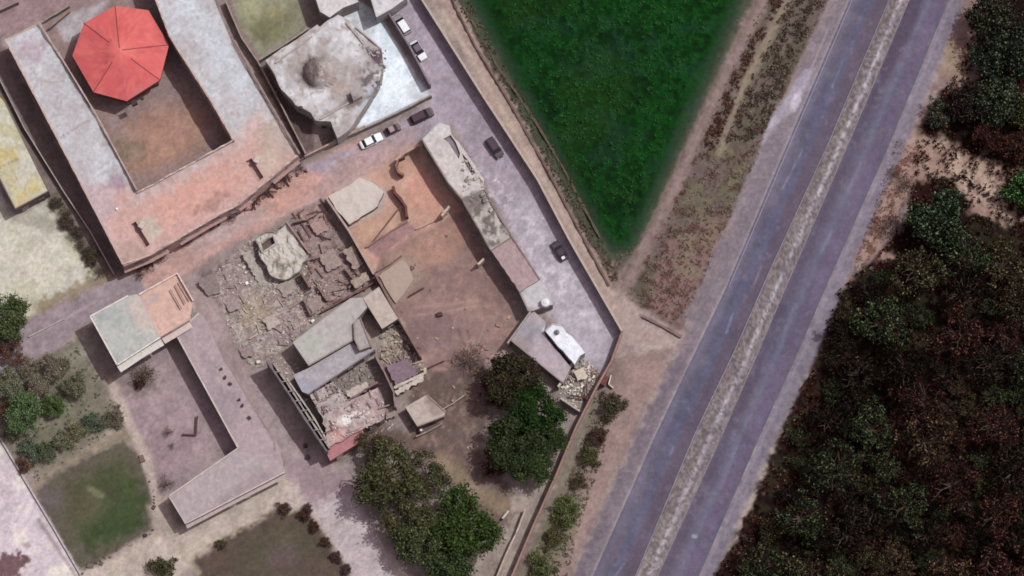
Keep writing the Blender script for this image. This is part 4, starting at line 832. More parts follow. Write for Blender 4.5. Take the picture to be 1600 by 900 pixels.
def timber(name, label, polys, n, L, w, c, z=None, seed=0, cat='debris'):
    rr = random.Random(seed); V = []; F = []; k = 0; xs = [p[0] for q in polys for p in q]; ys = [p[1] for q in polys for p in q]
    while k < n:
        u = rr.uniform(min(xs), max(xs)); v = rr.uniform(min(ys), max(ys))
        if not any(inside(q, u, v) for q in polys): continue
        zz = float(hsample([u], [v])[0]) if z is None else z; p = pt(u, v, zz); boxgeo(V, F, (p.x, p.y, zz+.3), (L*rr.uniform(.4, 1.3), w*rr.uniform(.6, 1.5), w), rr.choice([.5, 2.07, rr.uniform(0, 3.1)])+rr.uniform(-.25, .25), rr.uniform(-.3, .3)); k += 1
    return tag(mesh(name, V, F, rub_mat('splintered_wood', c), None, Vector((0, 0, 0))), label, cat, kind='stuff')
DEB = [(455, 335), (505, 315), (585, 430), (560, 460), (500, 480), (470, 400)]
timber('debris', 'splintered beams strewn in the brown debris plot', [DEB], 46, 2.4, .22, (120, 92, 88), seed=1)
timber('debris', 'thin bars and sticks strewn over the rubble field', [RUB1], 60, 1.8, .16, (168, 146, 136), seed=2)
timber('debris', 'broken furniture and bars in the room behind the cream house', [RUB2], 36, 1.7, .18, (156, 140, 128), seed=3)
timber('debris', 'bars lying over the shattered pinkish roof', [C5, C4], 26, 2.0, .18, (150, 126, 122), z=HC-.7, seed=4)
timber('debris', 'splinters in the cream rubble room', [SEP], 16, 1.6, .2, (120, 90, 76), seed=5)
timber('debris', 'scrap along the lane edge below the U shaped building', [[(193, 418), (300, 365), (400, 310), (470, 262), (480, 268), (400, 322), (300, 375), (215, 425)]], 50, 1.3, .18, (92, 60, 58), seed=6)
def broken_slab(label, pts, z, tilt, c=(166, 150, 144)):
    rr = random.Random(hash_(pts)); P = [pt(p[0], p[1], z) for p in ragged(pts, 1.9, 3.2, hash_(pts))]; cx = sum(p.x for p in P)/len(P); cy = sum(p.y for p in P)/len(P); a = rr.uniform(0, 6.28); V = []
    for dz in (0, -.22):
        for p in P: V.append(Vector((p.x, p.y, z+dz+((p.x-cx)*math.cos(a)+(p.y-cy)*math.sin(a))*tilt)))
    n = len(P); up_ = area([(p.x, p.y) for p in P]) > 0; F = [tuple(range(n)), tuple(range(n, 2*n))[::-1]]+[(i, n+i, n+(i+1) % n, (i+1) % n) for i in range(n)]
    if not up_: F = [f[::-1] for f in F]
    return tag(mesh('broken_slab', V, F, plain(c, .9, .25, 1.5, 'slab_concrete'), None, Vector((cx, cy, 0))), label, 'slab', 'collapsed slabs in the ruins')
broken_slab('grey collapsed slab leaning left of the pale crumbled block', [(378, 398), (390, 390), (418, 440), (408, 448)], .9, .18, (168, 156, 150))
broken_slab('dark slab tilted at the upper left corner of the rubble field', [(308, 440), (334, 426), (344, 458), (326, 462)], 1.0, .22, (138, 122, 120))
broken_slab('pale slab lying below the pale crumbled block', [(430, 444), (456, 436), (466, 452), (444, 464)], .9, .15)
broken_slab('broken roof slab in the middle of the brown debris plot', [(498, 400), (520, 388), (536, 412), (512, 424)], 1.2, .15, (162, 142, 136))
broken_slab('roof slab fallen against the tall wall of the tan plot', [(536, 392), (552, 384), (568, 412), (552, 420)], 1.5, .2, (158, 138, 130))
broken_slab('small slab at the top of the brown debris plot', [(484, 350), (504, 340), (514, 358), (494, 368)], .9, .15, (166, 136, 130))
broken_slab('slab hanging over the dark gap by the cream house', [(548, 438), (572, 426), (578, 438), (556, 450)], 2.2, .2, (168, 150, 138))
broken_slab('fallen slab just above the greenish roof', [(478, 474), (500, 462), (508, 478), (488, 490)], 1.2, .2, (162, 142, 136))
broken_slab('pale broken slab at the foot of the cluttered rubble room', [(616, 610), (640, 597), (664, 583), (662, 594), (640, 606), (622, 618)], 2.2, .03, (196, 182, 172))
broken_slab('purple floor slab beside the dark open room', [(604, 572), (636, 560), (652, 584), (618, 602)], 1.0, .04, (132, 110, 122))
broken_slab('pale slab bridging the shattered middle rooms', [(540, 612), (572, 596), (578, 606), (548, 624)], 3.4, .08, (180, 166, 158))
broken_slab('slab fallen below the shattered pink roof corner', [(600, 640), (616, 634), (622, 650), (604, 656)], 1.2, .2, (160, 140, 134))
broken_slab('small slab in the cream rubble room', [(896, 580), (912, 574), (918, 590), (902, 596)], 1.2, .25, (212, 196, 180))
broken_slab('tilted slab on the left of the rubble field', [(350, 470), (368, 462), (378, 480), (360, 488)], .8, .2, (158, 142, 138))
broken_slab('slab halfway down the rubble field', [(410, 500), (430, 490), (438, 506), (420, 516)], .8, .2, (172, 158, 150))
broken_slab('dark slab low in the rubble field by the torn facade', [(372, 545), (390, 538), (400, 554), (382, 560)], .8, .2, (150, 132, 130))
# beams
def beam(label, a, b, z0, z1, w, c, group=None, name='beam'):
    p, q = pt(*a, z0), pt(*b, z1); V = []; F = []; d = q-p; L = d.length; boxgeo(V, F, (0, 0, 0), (L, w, w))
    rot = d.to_track_quat('X', 'Z').to_matrix().to_4x4(); V = [rot @ v + (p+q)/2 for v in V]
    return tag(mesh(name, V, F, plain(c, .8, .2, 3, 'timber'), None, p), label, 'beam', group)
beam('long thin pole leaning across the tan plot', (576, 386), (627, 322), .2, 1.6, .18, (110, 74, 70), name='pole')
G1 = 'loose beams in the rubble'
beam('dark beam lying by the dry bushes on the lane', (372, 332), (408, 304), .4, .8, .3, (92, 50, 48), G1)
beam('short dark beam crossing the lane edge', (394, 328), (404, 304), .3, 1.2, .3, (84, 44, 44), G1)
beam('dark beam lying in the brown plot', (638, 464), (662, 450), .4, .6, .3, (84, 46, 40), G1)
beam('dark branch like beam by the dark tree', (668, 576), (694, 564), .3, .6, .25, (84, 46, 42), G1)
beam('dark upright beam of the cross shape in the cream rubble', (916, 600), (918, 632), 1.0, 1.6, .3, (84, 52, 48), G1)
beam('dark level beam of the cross shape in the cream rubble', (890, 618), (922, 622), 1.0, 1.4, .3, (84, 52, 48), G1)
beam('thin dark beam leaning at the pale wrecked wing', (430, 148), (442, 130), 3, 4.5, .25, (84, 60, 58), G1)
beam('slender rail beside the porch roof', (574, 680), (587, 671), 1, 1.2, .2, (88, 60, 60), G1)

# ------------------------------------------------------------------ cars
def car_proto(name, label, cat, body_c, roof_c, L=4.4, Wd=1.8, Hh=1.45, van=False):
    t = thing(name, (0, 0, 0), label, cat, 'cars parked along the street')
    bm_ = plain(body_c, .35, .06, 1, 'car_paint', bump=0); rm = plain(roof_c, .35, .06, 1, 'car_paint', bump=0)
    xs = [-L/2, -L/2+.25, -L*.30, L*.18, L/2-.5, L/2-.08, L/2]
    zt = [.72, .88, .92, .92, .86, .72, .60]; wd = [.80, .93, 1, 1, .95, .86, .74]
    V = []; F = []
    for x, z, w in zip(xs, zt, wd):
        hw = Wd/2*w; V += [Vector((x, -hw, .28)), Vector((x, -hw, z*.72)), Vector((x, -hw*.9, z)), Vector((x, hw*.9, z)), Vector((x, hw, z*.72)), Vector((x, hw, .28))]
    n = len(xs)
    for i in range(n-1):
        for j in range(5): a = i*6+j; F.append((a, a+1, a+7, a+6))
        F.append((i*6+5, i*6, i*6+6, i*6+11))
    F += [(5, 4, 3, 2, 1, 0), tuple((n-1)*6+k for k in range(6))]
    F = [f[::-1] for f in F]
    mesh('body', V, F, bm_, t)
    # cabin roof
    x0, x1 = (-L*.42, L*.12) if van else (-L*.27, L*.06); hw = Wd*.38
    V = []; F = []; V = [Vector(p) for p in ((x0, -hw, Hh-.06), (x1, -hw, Hh-.06), (x1, hw, Hh-.06), (x0, hw, Hh-.06), (x0+.1, -hw+.1, Hh), (x1-.1, -hw+.1, Hh), (x1-.1, hw-.1, Hh), (x0+.1, hw-.1, Hh))]
    F = [(4, 5, 6, 7), (0, 1, 5, 4), (1, 2, 6, 5), (2, 3, 7, 6), (3, 0, 4, 7), (3, 2, 1, 0)]
    mesh('cabin_roof', V, F, rm, t)
    b0, b1 = x0-(.08 if van else .55), x1+.65; bw = Wd*.45; zb = .9; e = Hh-.065
    def quad(nm, ps, m): mesh(nm, [Vector(p) for p in ps], [(0, 1, 2, 3)], m, t)
    quad('windscreen', [(b1, -bw, zb), (b1, bw, zb), (x1, hw, e), (x1, -hw, e)], M_GLASS)
    quad('rear_window', [(b0, bw, zb), (b0, -bw, zb), (x0, -hw, e), (x0, hw, e)], M_GLASS)
    quad('side_window', [(b0, -bw, zb), (b1, -bw, zb), (x1, -hw, e), (x0, -hw, e)], M_GLASS)
    quad('side_window', [(b1, bw, zb), (b0, bw, zb), (x0, hw, e), (x1, hw, e)], M_GLASS)
    for sx in (-1, 1):
        for sy in (-1, 1):
            V = []; F = []; k = 16; c = Vector((sx*L*.31, sy*(Wd/2-.12), .32))
            for s in (-.11, .11):
                for j in range(k): a = 2*math.pi*j/k; V.append(c+Vector((.32*math.cos(a), s, .32*math.sin(a))))
            for j in range(k): F.append((j, (j+1) % k, k+(j+1) % k, k+j))
            F += [tuple(range(k))[::-1], tuple(range(k, 2*k))]
            w = mesh('wheel', V, F, plain((30, 28, 30), .8, .1, 3, 'tyre'), t)
            V = []; F = []; cc = c+Vector((0, sy*.115, 0))
            for j in range(k): a = 2*math.pi*j/k; V.append(cc+Vector((.19*math.cos(a), 0, .19*math.sin(a))))
            mesh('rim', V, [tuple(range(k)) if sy < 0 else tuple(range(k))[::-1]], plain((150, 150, 152), .4, .05, 3, 'rim', .5), w)
    for sy in (-1, 1):
        V = []; F = []; boxgeo(V, F, (L/2-.06, sy*Wd*.30, .62), (.12, .34, .14)); mesh('headlight', V, F, plain((215, 215, 215), .2, .05, 3, 'lamp_glass'), t)
        V = []; F = []; boxgeo(V, F, (-L/2+.02, sy*Wd*.32, .66), (.08, .3, .14)); mesh('tail_light', V, F, plain((120, 30, 30), .3, .05, 3, 'red_lens'), t)
        V = []; F = []; boxgeo(V, F, (L*.14, sy*(Wd/2+.08), .95), (.14, .2, .12)); mesh('mirror', V, F, bm_, t)
    return t
street_a = math.atan2(-(150-0), (755-660))      # heading down the street
lane_a = math.atan2(30, 60)
def put(t, u, v, rz): p = pt(u, v, .7); t.location = (p.x, p.y, .05); t.rotation_euler = (0, 0, rz)
WHT = (236, 238, 240)
put(car_proto('parked_car', 'white car with a dark rear window at the top of the street', 'car', (150, 140, 146), WHT, 4.6, 1.95, 1.6, True), 628, 38, street_a+R(180))
put(car_proto('parked_car', 'half hidden grey car with white bonnet behind the white car', 'car', (232, 234, 236), (104, 90, 104), 4.3, 1.8), 654, 79, street_a)
put(car_proto('parked_car', 'long dark maroon car parked under the white yard wall', 'car', (72, 50, 58), (62, 42, 50), 4.9, 2.0, 1.6, True), 659, 181, lane_a)
put(car_proto('parked_car', 'small maroon car with a pinkish roof between the white and dark cars', 'car', (92, 64, 70), (164, 132, 140), 3.2, 1.6), 614, 202, lane_a)
put(car_proto('parked_car', 'white saloon car parked lowest on the lane', 'car', WHT, WHT, 4.7, 1.85), 580, 220, lane_a)
put(car_proto('parked_car', 'dark maroon car in the middle of the street by the long wall', 'car', (78, 60, 70), (66, 48, 58), 4.6, 1.9, 1.5, True), 773, 231, street_a)
put(car_proto('parked_car', 'black car with white tail lowest on the street by the long wall', 'car', (70, 56, 68), (52, 42, 52), 4.3, 1.8), 874, 392, street_a+R(180))
for i, (u, v, nm) in enumerate([(880, 403, 'white bundle at the tail of the lowest black car')]):
    small_box('bundle', nm, 'bundle', u, v, .95, (.7, .6, .3), (236, 236, 240), .4)

# ------------------------------------------------------------------ tanks, roof things
def tank(u, v, z, r, h, c, label, group=None, top=None):
    p = pt(u, v, z+h); V = []; F = []; k = 18; V0 = Vector((p.x, p.y, z))
    t = thing('water_tank', V0, label, 'tank', group)
    prof = [(r, 0), (r, h*.8), (r*.85, h*.93), (r*.4, h)]
    for rr, zz in prof:
        for j in range(k): a = 2*math.pi*j/k; V.append(V0+Vector((rr*math.cos(a), rr*math.sin(a), zz)))
    for i in range(len(prof)-1):
        for j in range(k): a = i*k+j; b = i*k+(j+1) % k; F.append((a, b, b+k, a+k))
    F.append(tuple(range((len(prof)-1)*k, len(prof)*k)))
    mesh('shell', V, F, plain(c, .5, .08, 2, 'tank_plastic'), t, V0)
    V = []; F = []; boxgeo(V, F, V0+Vector((0, 0, h+.05)), (r*.6, r*.6, .12)); mesh('lid', V, F, plain(top or c, .5, .1, 2, 'tank_lid'), t, V0)
tank(658, 672, .1, .55, 1.2, (90, 80, 80), 'dark round tank with a bright white top by the small hut', top=(245, 245, 245))
tank(561, 542, HC-1, .45, .8, (214, 196, 190), 'small pinkish white tank on the lilac grey roof')
tank(852, 472, 4.0, .9, 1.3, (216, 214, 218), 'white round tank on the small grey terrace')
tank(870, 519, 4.2, .5, .4, (96, 94, 104), 'low grey round tank on the bright white roof')
tank(470, 168, 5.2, .4, .8, (60, 44, 46), 'little black tank at the corner of the domed building')
for i, (u, v, lab) in enumerate([(346, 577, 'dark vent highest on the L shaped roof'), (352, 590, 'black vent with pale rim second on the L shaped roof'), (360, 600, 'dark oblong vent third on the L shaped roof'), (374, 625, 'tiny dark vent fourth on the L shaped roof'), (379, 634, 'vent with pale rim fifth on the L shaped roof'), (390, 653, 'dark vent lowest on the L shaped roof')]):
    small_box('roof_vent', lab, 'vent', u, v, 4.4, (.45+.1*(i % 3), .4, .5), (64, 46, 48), .5+i, 'vents on the L shaped roof', lid=True)
for i, (u, v, lab) in enumerate([(477, 696, 'dark barrel upper of two below the torn facade'), (481, 714, 'dark barrel lower of two below the torn facade')]):
    tank(u, v, .05, .42, .8, (58, 44, 46), lab, 'barrels below the torn facade')
small_box('crate', 'dark square crate lying in the brown plot', 'crate', 687, 492, .1, (1.1, .8, .8), (74, 38, 40), .2)
small_box('block', 'bright white block on the rubble beside the rubble lane', 'block', 386, 443, .4, (.6, .6, .5), (240, 240, 240), .5)
small_box('block', 'small white block on the pink roof by the shaded alley', 'block', 183, 327, 6.4, (.45, .45, .4), (245, 240, 236), .5)
small_box('block', 'white chunk left of the greenish roof', 'block', 489, 502, .3, (.7, .5, .5), (240, 236, 232), .5)
small_box('block', 'pale chunks at the head of the torn facade', 'block', 404, 566, .4, (.8, .6, .5), (220, 210, 200), .2)
# guard hut with canopy
gp = pt(944, 594, 2.2); gp = Vector((gp.x, gp.y, 0)); gt = thing('guard_hut', gp, 'tiny white rimmed guard hut at the corner outside the brown wall', 'hut')
V = []; F = []; boxgeo(V, F, gp+Vector((0, 0, 1.1)), (1.0, 1.7, 2.2), -.45); mesh('wall', V, F, plain((150, 110, 104), .9, .2, 2, 'hut_wall'), gt, gp)
V = []; F = []; boxgeo(V, F, gp+Vector((0, 0, 2.3)), (1.2, 1.9, .16), -.45); mesh('roof', V, F, plain((110, 60, 62), .9, .2, 2, 'hut_roof'), gt, gp)
wall('white low rail beside the tiny guard hut', [(955, 586), (951, 600), (958, 606)], 1.0, .18, (226, 214, 206), name='rail', cat='rail')
# frame of poles in the courtyard of the L shaped building
fp = pt(300, 680, 0); fr = thing('goal_frame', Vector((fp.x, fp.y, 0)), 'dark bent pole frame standing in the courtyard of the L shaped building', 'frame')
a_, b_, c_ = pt(285, 679, .4), pt(306, 680, .4), pt(308, 650, .6)
for p, q, nm in ((a_, b_, 'bar'), (b_, c_, 'post')):
    d = q-p; V = []; F = []; boxgeo(V, F, (0, 0, 0), (d.length, .3, .5)); rot = d.to_track_quat('X', 'Z').to_matrix().to_4x4(); V = [rot @ v+(p+q)/2 for v in V]
    mesh(nm, V, F, plain((88, 48, 52), .7, .15, 3, 'rusty_metal'), fr, fr.location)

# ------------------------------------------------------------------ vegetation
ORD = 'first second third fourth fifth sixth seventh eighth ninth tenth eleventh twelfth thirteenth fourteenth fifteenth sixteenth seventeenth'.split()
def leaf_cloud(seed, nclump, nleaf, size, rx=4.0, rz=2.2, clump=.9, zc=3.6, hollow=.35):
    r = np.random.RandomState(seed); cs = []
    while len(cs) < nclump:
        p = r.uniform(-1, 1, 3); d = np.linalg.norm(p)
        lob = .78 + .22*math.sin(3*math.atan2(p[1], p[0])+seed) * math.cos(2*p[2]+seed)
        if hollow < d < lob and p[2] > -.55: cs.append(p*[rx, rx, rz])
    cs = np.array(cs); n = nclump*nleaf
    c = np.repeat(cs, nleaf, 0) + r.normal(0, clump*.42, (n, 3))*[1, 1, .6]
    nr = r.normal(0, 1, (n, 3)); nr[:, 2] = np.abs(nr[:, 2])+.5; nr /= np.linalg.norm(nr, axis=1)[:, None]
    a = np.cross(nr, r.normal(0, 1, (n, 3))); a /= np.linalg.norm(a, axis=1)[:, None]; b = np.cross(nr, a)
    s = (size*r.uniform(.5, 1.4, n))[:, None]; a *= s; b *= s*.55
    V = np.stack([c-a, c+b*.9, c+a, c-b*.9], 1).reshape(-1, 3); V[:, 2] += zc
    return V, np.arange(n*4).reshape(-1, 4)
def fastmesh(name, V, Fq, m):
    me = bpy.data.meshes.new(name); me.vertices.add(len(V)); me.vertices.foreach_set('co', V.astype(np.float32).ravel())
    me.loops.add(Fq.size); me.loops.foreach_set('vertex_index', Fq.astype(np.int32).ravel()); me.polygons.add(len(Fq))
    me.polygons.foreach_set('loop_start', np.arange(len(Fq), dtype=np.int32)*4); me.polygons.foreach_set('loop_total', np.full(len(Fq), 4, np.int32)); me.update(calc_edges=True); me.materials.append(m); return me
def limb(V, F, p, q, r0, r1, k=7):
    d = (q-p).normalized(); s = d.orthogonal().normalized(); t = d.cross(s); n = len(V)
    for c, r in ((p, r0), (q, r1)):
        for j in range(k): a = 2*math.pi*j/k; V.append(c+(s*math.cos(a)+t*math.sin(a))*r)
    for j in range(k): F.append((n+j, n+(j+1) % k, n+k+(j+1) % k, n+k+j))
def trunk_mesh(seed, zc, rx, thin=1.0, extra=0):
    r = random.Random(seed); V = []; F = []; top = Vector((r.uniform(-.3, .3), r.uniform(-.3, .3), zc*.55)); limb(V, F, Vector((0, 0, -.3)), top, .3*thin, .2*thin)
    for i in range(7+extra):
        a = 2*math.pi*i/(7+extra)+r.uniform(-.3, .3); L = rx*r.uniform(.45, .8); m1 = top+Vector((math.cos(a)*L*.5, math.sin(a)*L*.5, zc*.3)); e1 = top+Vector((math.cos(a+.2)*L, math.sin(a+.2)*L, zc*r.uniform(.35, .7)))
        limb(V, F, top, m1, .13*thin, .08*thin); limb(V, F, m1, e1, .08*thin, .03*thin)
        e2 = m1+Vector((math.cos(a-.7)*L*.5, math.sin(a-.7)*L*.5, zc*.3)); limb(V, F, m1, e2, .06*thin, .02*thin)
    me = bpy.data.meshes.new('trunk'); me.from_pydata([tuple(v) for v in V], [], F); me.materials.append(M_BARK); return me
PROT = {}
M_WOODLEAF = island_mat('wood_leaves', [(0, (.04, .04, .04)), (.5, (.17, .16, .16)), (.8, (.85, .85, .8)), (1, (2.7, 2.65, 2.5))], True)
def proto(kind):
    if kind in PROT: return PROT[kind]
    if kind.startswith('dense'):
        s = int(kind[-1]); V, Fq = leaf_cloud(s+10, 64, 120, .18, 4, 2.3, .95); tr = trunk_mesh(s, 3.6, 4)
    elif kind.startswith('open'):
        s = int(kind[-1]); V, Fq = leaf_cloud(s+30, 46, 85, .165, 4, 2.0, .85); tr = trunk_mesh(s+5, 3.6, 4, .9, 4)
    elif kind.startswith('wild'):
        s = int(kind[-1]); V, Fq = leaf_cloud(s+90, 58, 46, .17, 4.3, 2.6, .62, 3.6, .2); tr = trunk_mesh(s+21, 3.6, 4, .8, 5)
    elif kind.startswith('bush'):
        s = int(kind[-1]); V, Fq = leaf_cloud(s+50, 30, 100, .21, 4, 2.2, 1.0, 2.0, .1); tr = trunk_mesh(s+9, 2.0, 4, .7)
    else:
        s = int(kind[-1]); V, Fq = leaf_cloud(s+70, 22, 18, .2, 4, 1.5, 1.0, 2.2); tr = trunk_mesh(s+13, 2.6, 4.6, .9, 10)
    PROT[kind] = (fastmesh('crown', V, Fq, M_LEAF), tr, 3.6 if kind[0] in 'dow' else 2.0); return PROT[kind]
def plant(u, v, r, kind, colr, label, cat='tree', name='tree', group=None, hz=1.0, seed=0, wood=False):
    cm, tm, zc = proto(kind); s = r/8/4.0*1.08; rr = random.Random(int(u*13+v*7+seed)); z = zc*s*hz
    p = pt(u, v, z*.9); o = thing(name, (p.x, p.y, 0), label, cat, group, rr.uniform(0, 6.28)); o.scale = (s*rr.uniform(.93, 1.07), s*rr.uniform(.93, 1.07), s*hz)
    c = bpy.data.objects.new('crown', cm); COL.objects.link(c); c.parent = o; c.color = (*colr, 1)
    if wood: c.material_slots[0].link = 'OBJECT'; c.material_slots[0].material = M_WOODLEAF
    t = bpy.data.objects.new('trunk', tm); COL.objects.link(t); t.parent = o
    return o
OLV = (.045, .052, .024); DKG = (.03, .055, .018); GRN = (.045, .10, .02); BRN = (.075, .045, .035); MAR = (.075, .022, .016); GRY = (.125, .12, .09); GGY = (.10, .115, .075); DOL = (.045, .045, .02); BLU = (.07, .10, .07)
plant(8, 500, 42, 'dense1', (.05, .07, .03), 'dark green tree on the left edge beside the grey lane')
plant(15, 545, 26, 'open1', BRN, 'purplish brown low tree under the dark green edge tree')
G = 'trees in the garden left of the L shaped building'
for i, (u, v, r, k, c, l) in enumerate([
    (86, 574, 22, 'dense2', GRY, 'pale olive tree at the top of the garden'), (118, 602, 21, 'dense3', GGY, 'grey green tree at the right of the garden'),
    (36, 645, 33, 'dense1', (.06, .10, .045), 'biggest round green tree of the garden'), (60, 606, 20, 'dense2', GRY, 'grey tree between the top and the round green tree'),
    (12, 600, 24, 'dense3', GGY, 'grey green tree at the left end of the garden'), (84, 634, 18, 'dense1', (.05, .085, .03), 'small dark green tree in the middle of the garden'),
    (10, 640, 18, 'open2', BRN, 'brownish tree at the far left of the garden'), (44, 572, 19, 'open1', GRY, 'pale thin tree by the lane side of the garden')]):
    plant(u, v, r, k, c, l, group=G)
G = 'spiky shrubs along the lower edge of the garden'
for i, (u, v, r, c, l) in enumerate([(178, 653, 19, (.10, .10, .07), 'grey spiky shrub at the right end of the garden row'), (146, 660, 19, BLU, 'bluish green shrub second from the right in the garden row'), (120, 672, 18, (.11, .12, .07), 'pale spiky shrub third from the right in the garden row'), (96, 690, 19, GGY, 'grey green shrub in the middle of the garden row'), (72, 706, 18, (.06, .08, .045), 'dark shrub near the left of the garden row'), (48, 700, 20, BLU, 'bluish shrub at the left end of the garden row'), (38, 728, 14, BRN, 'small brown shrub by the white lot corner'), (22, 672, 16, GGY, 'small green shrub by the white lot edge')]):
    plant(u, v, r, ['bush1', 'bush2', 'bush3'][i % 3], c, l, 'shrub', 'shrub', G)
plant(226, 582, 22, 'bare1', (.10, .085, .07), 'dry grey tree just below the two storey block')
plant(218, 597, 12, 'bush2', (.045, .022, .018), 'small dark red bush below the two storey block', 'bush', 'bush')
for u, v, r, l in [(263, 675, 10, 'small leafless bush in the L shaped courtyard'), (268, 697, 6, 'tiny leafless bush in the L shaped courtyard'), (259, 756, 14, 'leafless bush by the end of the lower wing'), (735, 560, 26, 'spreading leafless tree in the brown plot'), (330, 322, 18, 'dry bush on the pink ground by the lane')]:
    plant(u, v, r, 'bare2', (.09, .065, .055), l, 'bush', 'dry_bush', seed=3)
G = 'big trees below the ruins'
for u, v, r, k, c, l in [
    (604, 742, 58, 'open2', OLV, 'broad olive brown tree below the porch'), (588, 700, 32, 'open1', (.048, .045, .026), 'brownish tree crown nearest the porch roof'),
    (632, 800, 52, 'open3', (.045, .05, .024), 'olive tree spreading towards the dirt road'), (668, 745, 40, 'open1', (.045, .05, .026), 'dark olive crown right of the broad olive tree'),
    (722, 822, 56, 'dense2', (.028, .05, .014), 'bright green round tree lowest beside the wall'), (660, 845, 46, 'dense3', (.045, .06, .028), 'grey green tree between the olive and the bright green tree'),
    (700, 880, 42, 'dense1', (.03, .048, .02), 'dark green tree at the bottom frame edge')]: plant(u, v, r, k, c, l, group=G)
G = 'dark trees beside the gatehouse'
for u, v, r, k, c, l in [(800, 592, 46, 'dense1', (.026, .024, .014), 'brown black tree by the gatehouse wall'), (835, 640, 46, 'dense3', (.014, .034, .009), 'dark tree with a vivid green top'), (800, 690, 46, 'dense1', (.022, .034, .014), 'blackish green tree in the middle of the dark group'), (835, 725, 36, 'dense2', (.028, .045, .018), 'dark green tree lowest of the dark group'), (775, 610, 30, 'open3', (.04, .018, .016), 'dark maroon tree at the left of the dark group'), (778, 722, 30, 'open1', (.03, .014, .012), 'small maroon tree low on the left of the dark group'), (855, 680, 30, 'dense3', (.025, .04, .014), 'small dark tree against the brown wall')]: plant(u, v, r, k, c, l, group=G)
G = 'roadside shrubs outside the brown wall'
for i, (u, v, r, c, l) in enumerate([(957, 632, 24, (.045, .045, .028), 'largest dark round shrub at the top of the roadside row'), (932, 682, 17, (.045, .03, .022), 'dark shrub second in the roadside row'), (922, 712, 19, (.05, .055, .025), 'olive shrub third in the roadside row'), (905, 752, 14, (.06, .05, .03), 'small brownish shrub fourth in the roadside row'), (882, 800, 25, (.06, .08, .03), 'green shrub fifth in the roadside row'), (866, 842, 18, (.055, .06, .03), 'olive shrub sixth in the roadside row'), (846, 886, 24, (.06, .08, .032), 'green shrub lowest in the roadside row')]):
    plant(u, v, r, ['bush1', 'bush2', 'bush3'][i % 3], c, l, 'shrub', 'shrub', G)
G = 'hedge shrubs round the brown olive plot'
hl = ['at the lower left corner', 'on the left of the top edge', 'at the top corner', 'just right of the top corner', 'high on the right edge', 'halfway down the right edge', 'low on the right edge', 'at the right bottom end']
for i, (u, v, r, c) in enumerate([(256, 888, 24, OLV), (345, 850, 10, (.06, .05, .03)), (443, 795, 13, (.06, .04, .03)), (478, 803, 14, (.05, .03, .025)), (490, 824, 10, (.05, .03, .022)), (508, 848, 10, (.05, .035, .025)), (524, 870, 10, (.05, .03, .03)), (540, 890, 10, (.06, .04, .045))]):
    plant(u, v, r, ['bush1', 'bush2', 'bush3'][i % 3], c, 'low dry hedge shrub %s of the brown olive plot' % hl[i] if i else 'round olive shrub at the bottom left of the brown olive plot', 'shrub', 'shrub', G)
G = 'dry shrubs along the shaded alley'
for i in range(8):
    t = i/7; plant(88+64*t+(i % 2)*6, 318+106*t, 11+(i % 3)*2, ['bush2', 'bare1', 'bush3'][i % 3], (.06, .05, .04), 'dry dark shrub %s from the top between the cream lot and the alley wall' % ORD[i], 'shrub', 'shrub', G)
G = 'dry bushes along the lane edge of the U shaped building'
for i, (u, v) in enumerate([(218, 430), (230, 414), (250, 398), (290, 378), (325, 352), (355, 337), (378, 320), (415, 298), (440, 277), (470, 262)]):
    plant(u, v, 10+(i % 3)*3, ['bare1', 'bare2'][i % 2], (.07, .035, .03), 'leafless reddish bush %s in the row along the lane edge of the U shaped building' % ORD[i], 'bush', 'dry_bush', G)
# trees by the wood
G = 'trees at the edge of the wood'
for u, v, r, k, c, l in [
    (1465, 345, 48, 'dense2', (.035, .055, .03), 'big round dark green tree standing apart at the edge of the wood'), (1600, 298, 32, 'dense3', (.04, .10, .03), 'bright green tree on the right frame edge'),
    (1548, 30, 40, 'dense1', (.03, .035, .022), 'dark tree in the top right corner'), (1590, 80, 44, 'dense2', (.028, .04, .026), 'dark green tree below the top right corner'), (1545, 95, 30, 'dense3', (.03, .045, .03), 'grey green tree by the bare patch'),
    (1470, 178, 26, 'open1', (.05, .06, .04), 'greenish shrub tree nearest the highway'), (1515, 165, 34, 'dense3', (.022, .018, .016), 'blackish tree below the bare patch'), (1560, 160, 38, 'dense1', (.035, .05, .03), 'dark green crown right of the blackish tree'), (1600, 170, 34, 'dense2', (.045, .055, .02), 'olive crown on the right edge above the bare ground'), (1545, 215, 30, 'open2', (.04, .016, .014), 'maroon tree above the bare ground'), (1590, 228, 28, 'open3', (.045, .02, .016), 'dark red tree at the right edge above the bare ground'),
    (1415, 285, 20, 'bare1', (.06, .045, .035), 'thin bare tree beside the big round tree'), (1385, 350, 20, 'bare2', (.08, .04, .04), 'reddish bare tree by the roadside bank'), (1400, 270, 12, 'bare1', (.07, .05, .04), 'small bare tree on the pink bank')]: plant(u, v, r, k, c, l, group=G, wood=(k[0] != 'b'))
ORD = 'first second third fourth fifth sixth seventh eighth ninth tenth eleventh twelfth thirteenth fourteenth fifteenth sixteenth seventeenth'.split()
rw = random.Random(21); G = 'trees of the dark wood'
WP = [(1430, 400), (1480, 385), (1560, 365), (1640, 340), (1660, 380), (1660, 930), (1130, 930), (1165, 870), (1205, 770), (1235, 690), (1285, 580), (1310, 490), (1345, 445), (1390, 425)]
kinds = [((.046, .046, .024), 'dark olive', 5), ((.014, .012, .009), 'blackish', 4), ((.042, .020, .016), 'dark reddish', 2), ((.034, .050, .024), 'dark green', 4), ((.065, .045, .028), 'rusty brown', 1)]
bag = [k for k in kinds for _ in range(k[2])]
placed = []
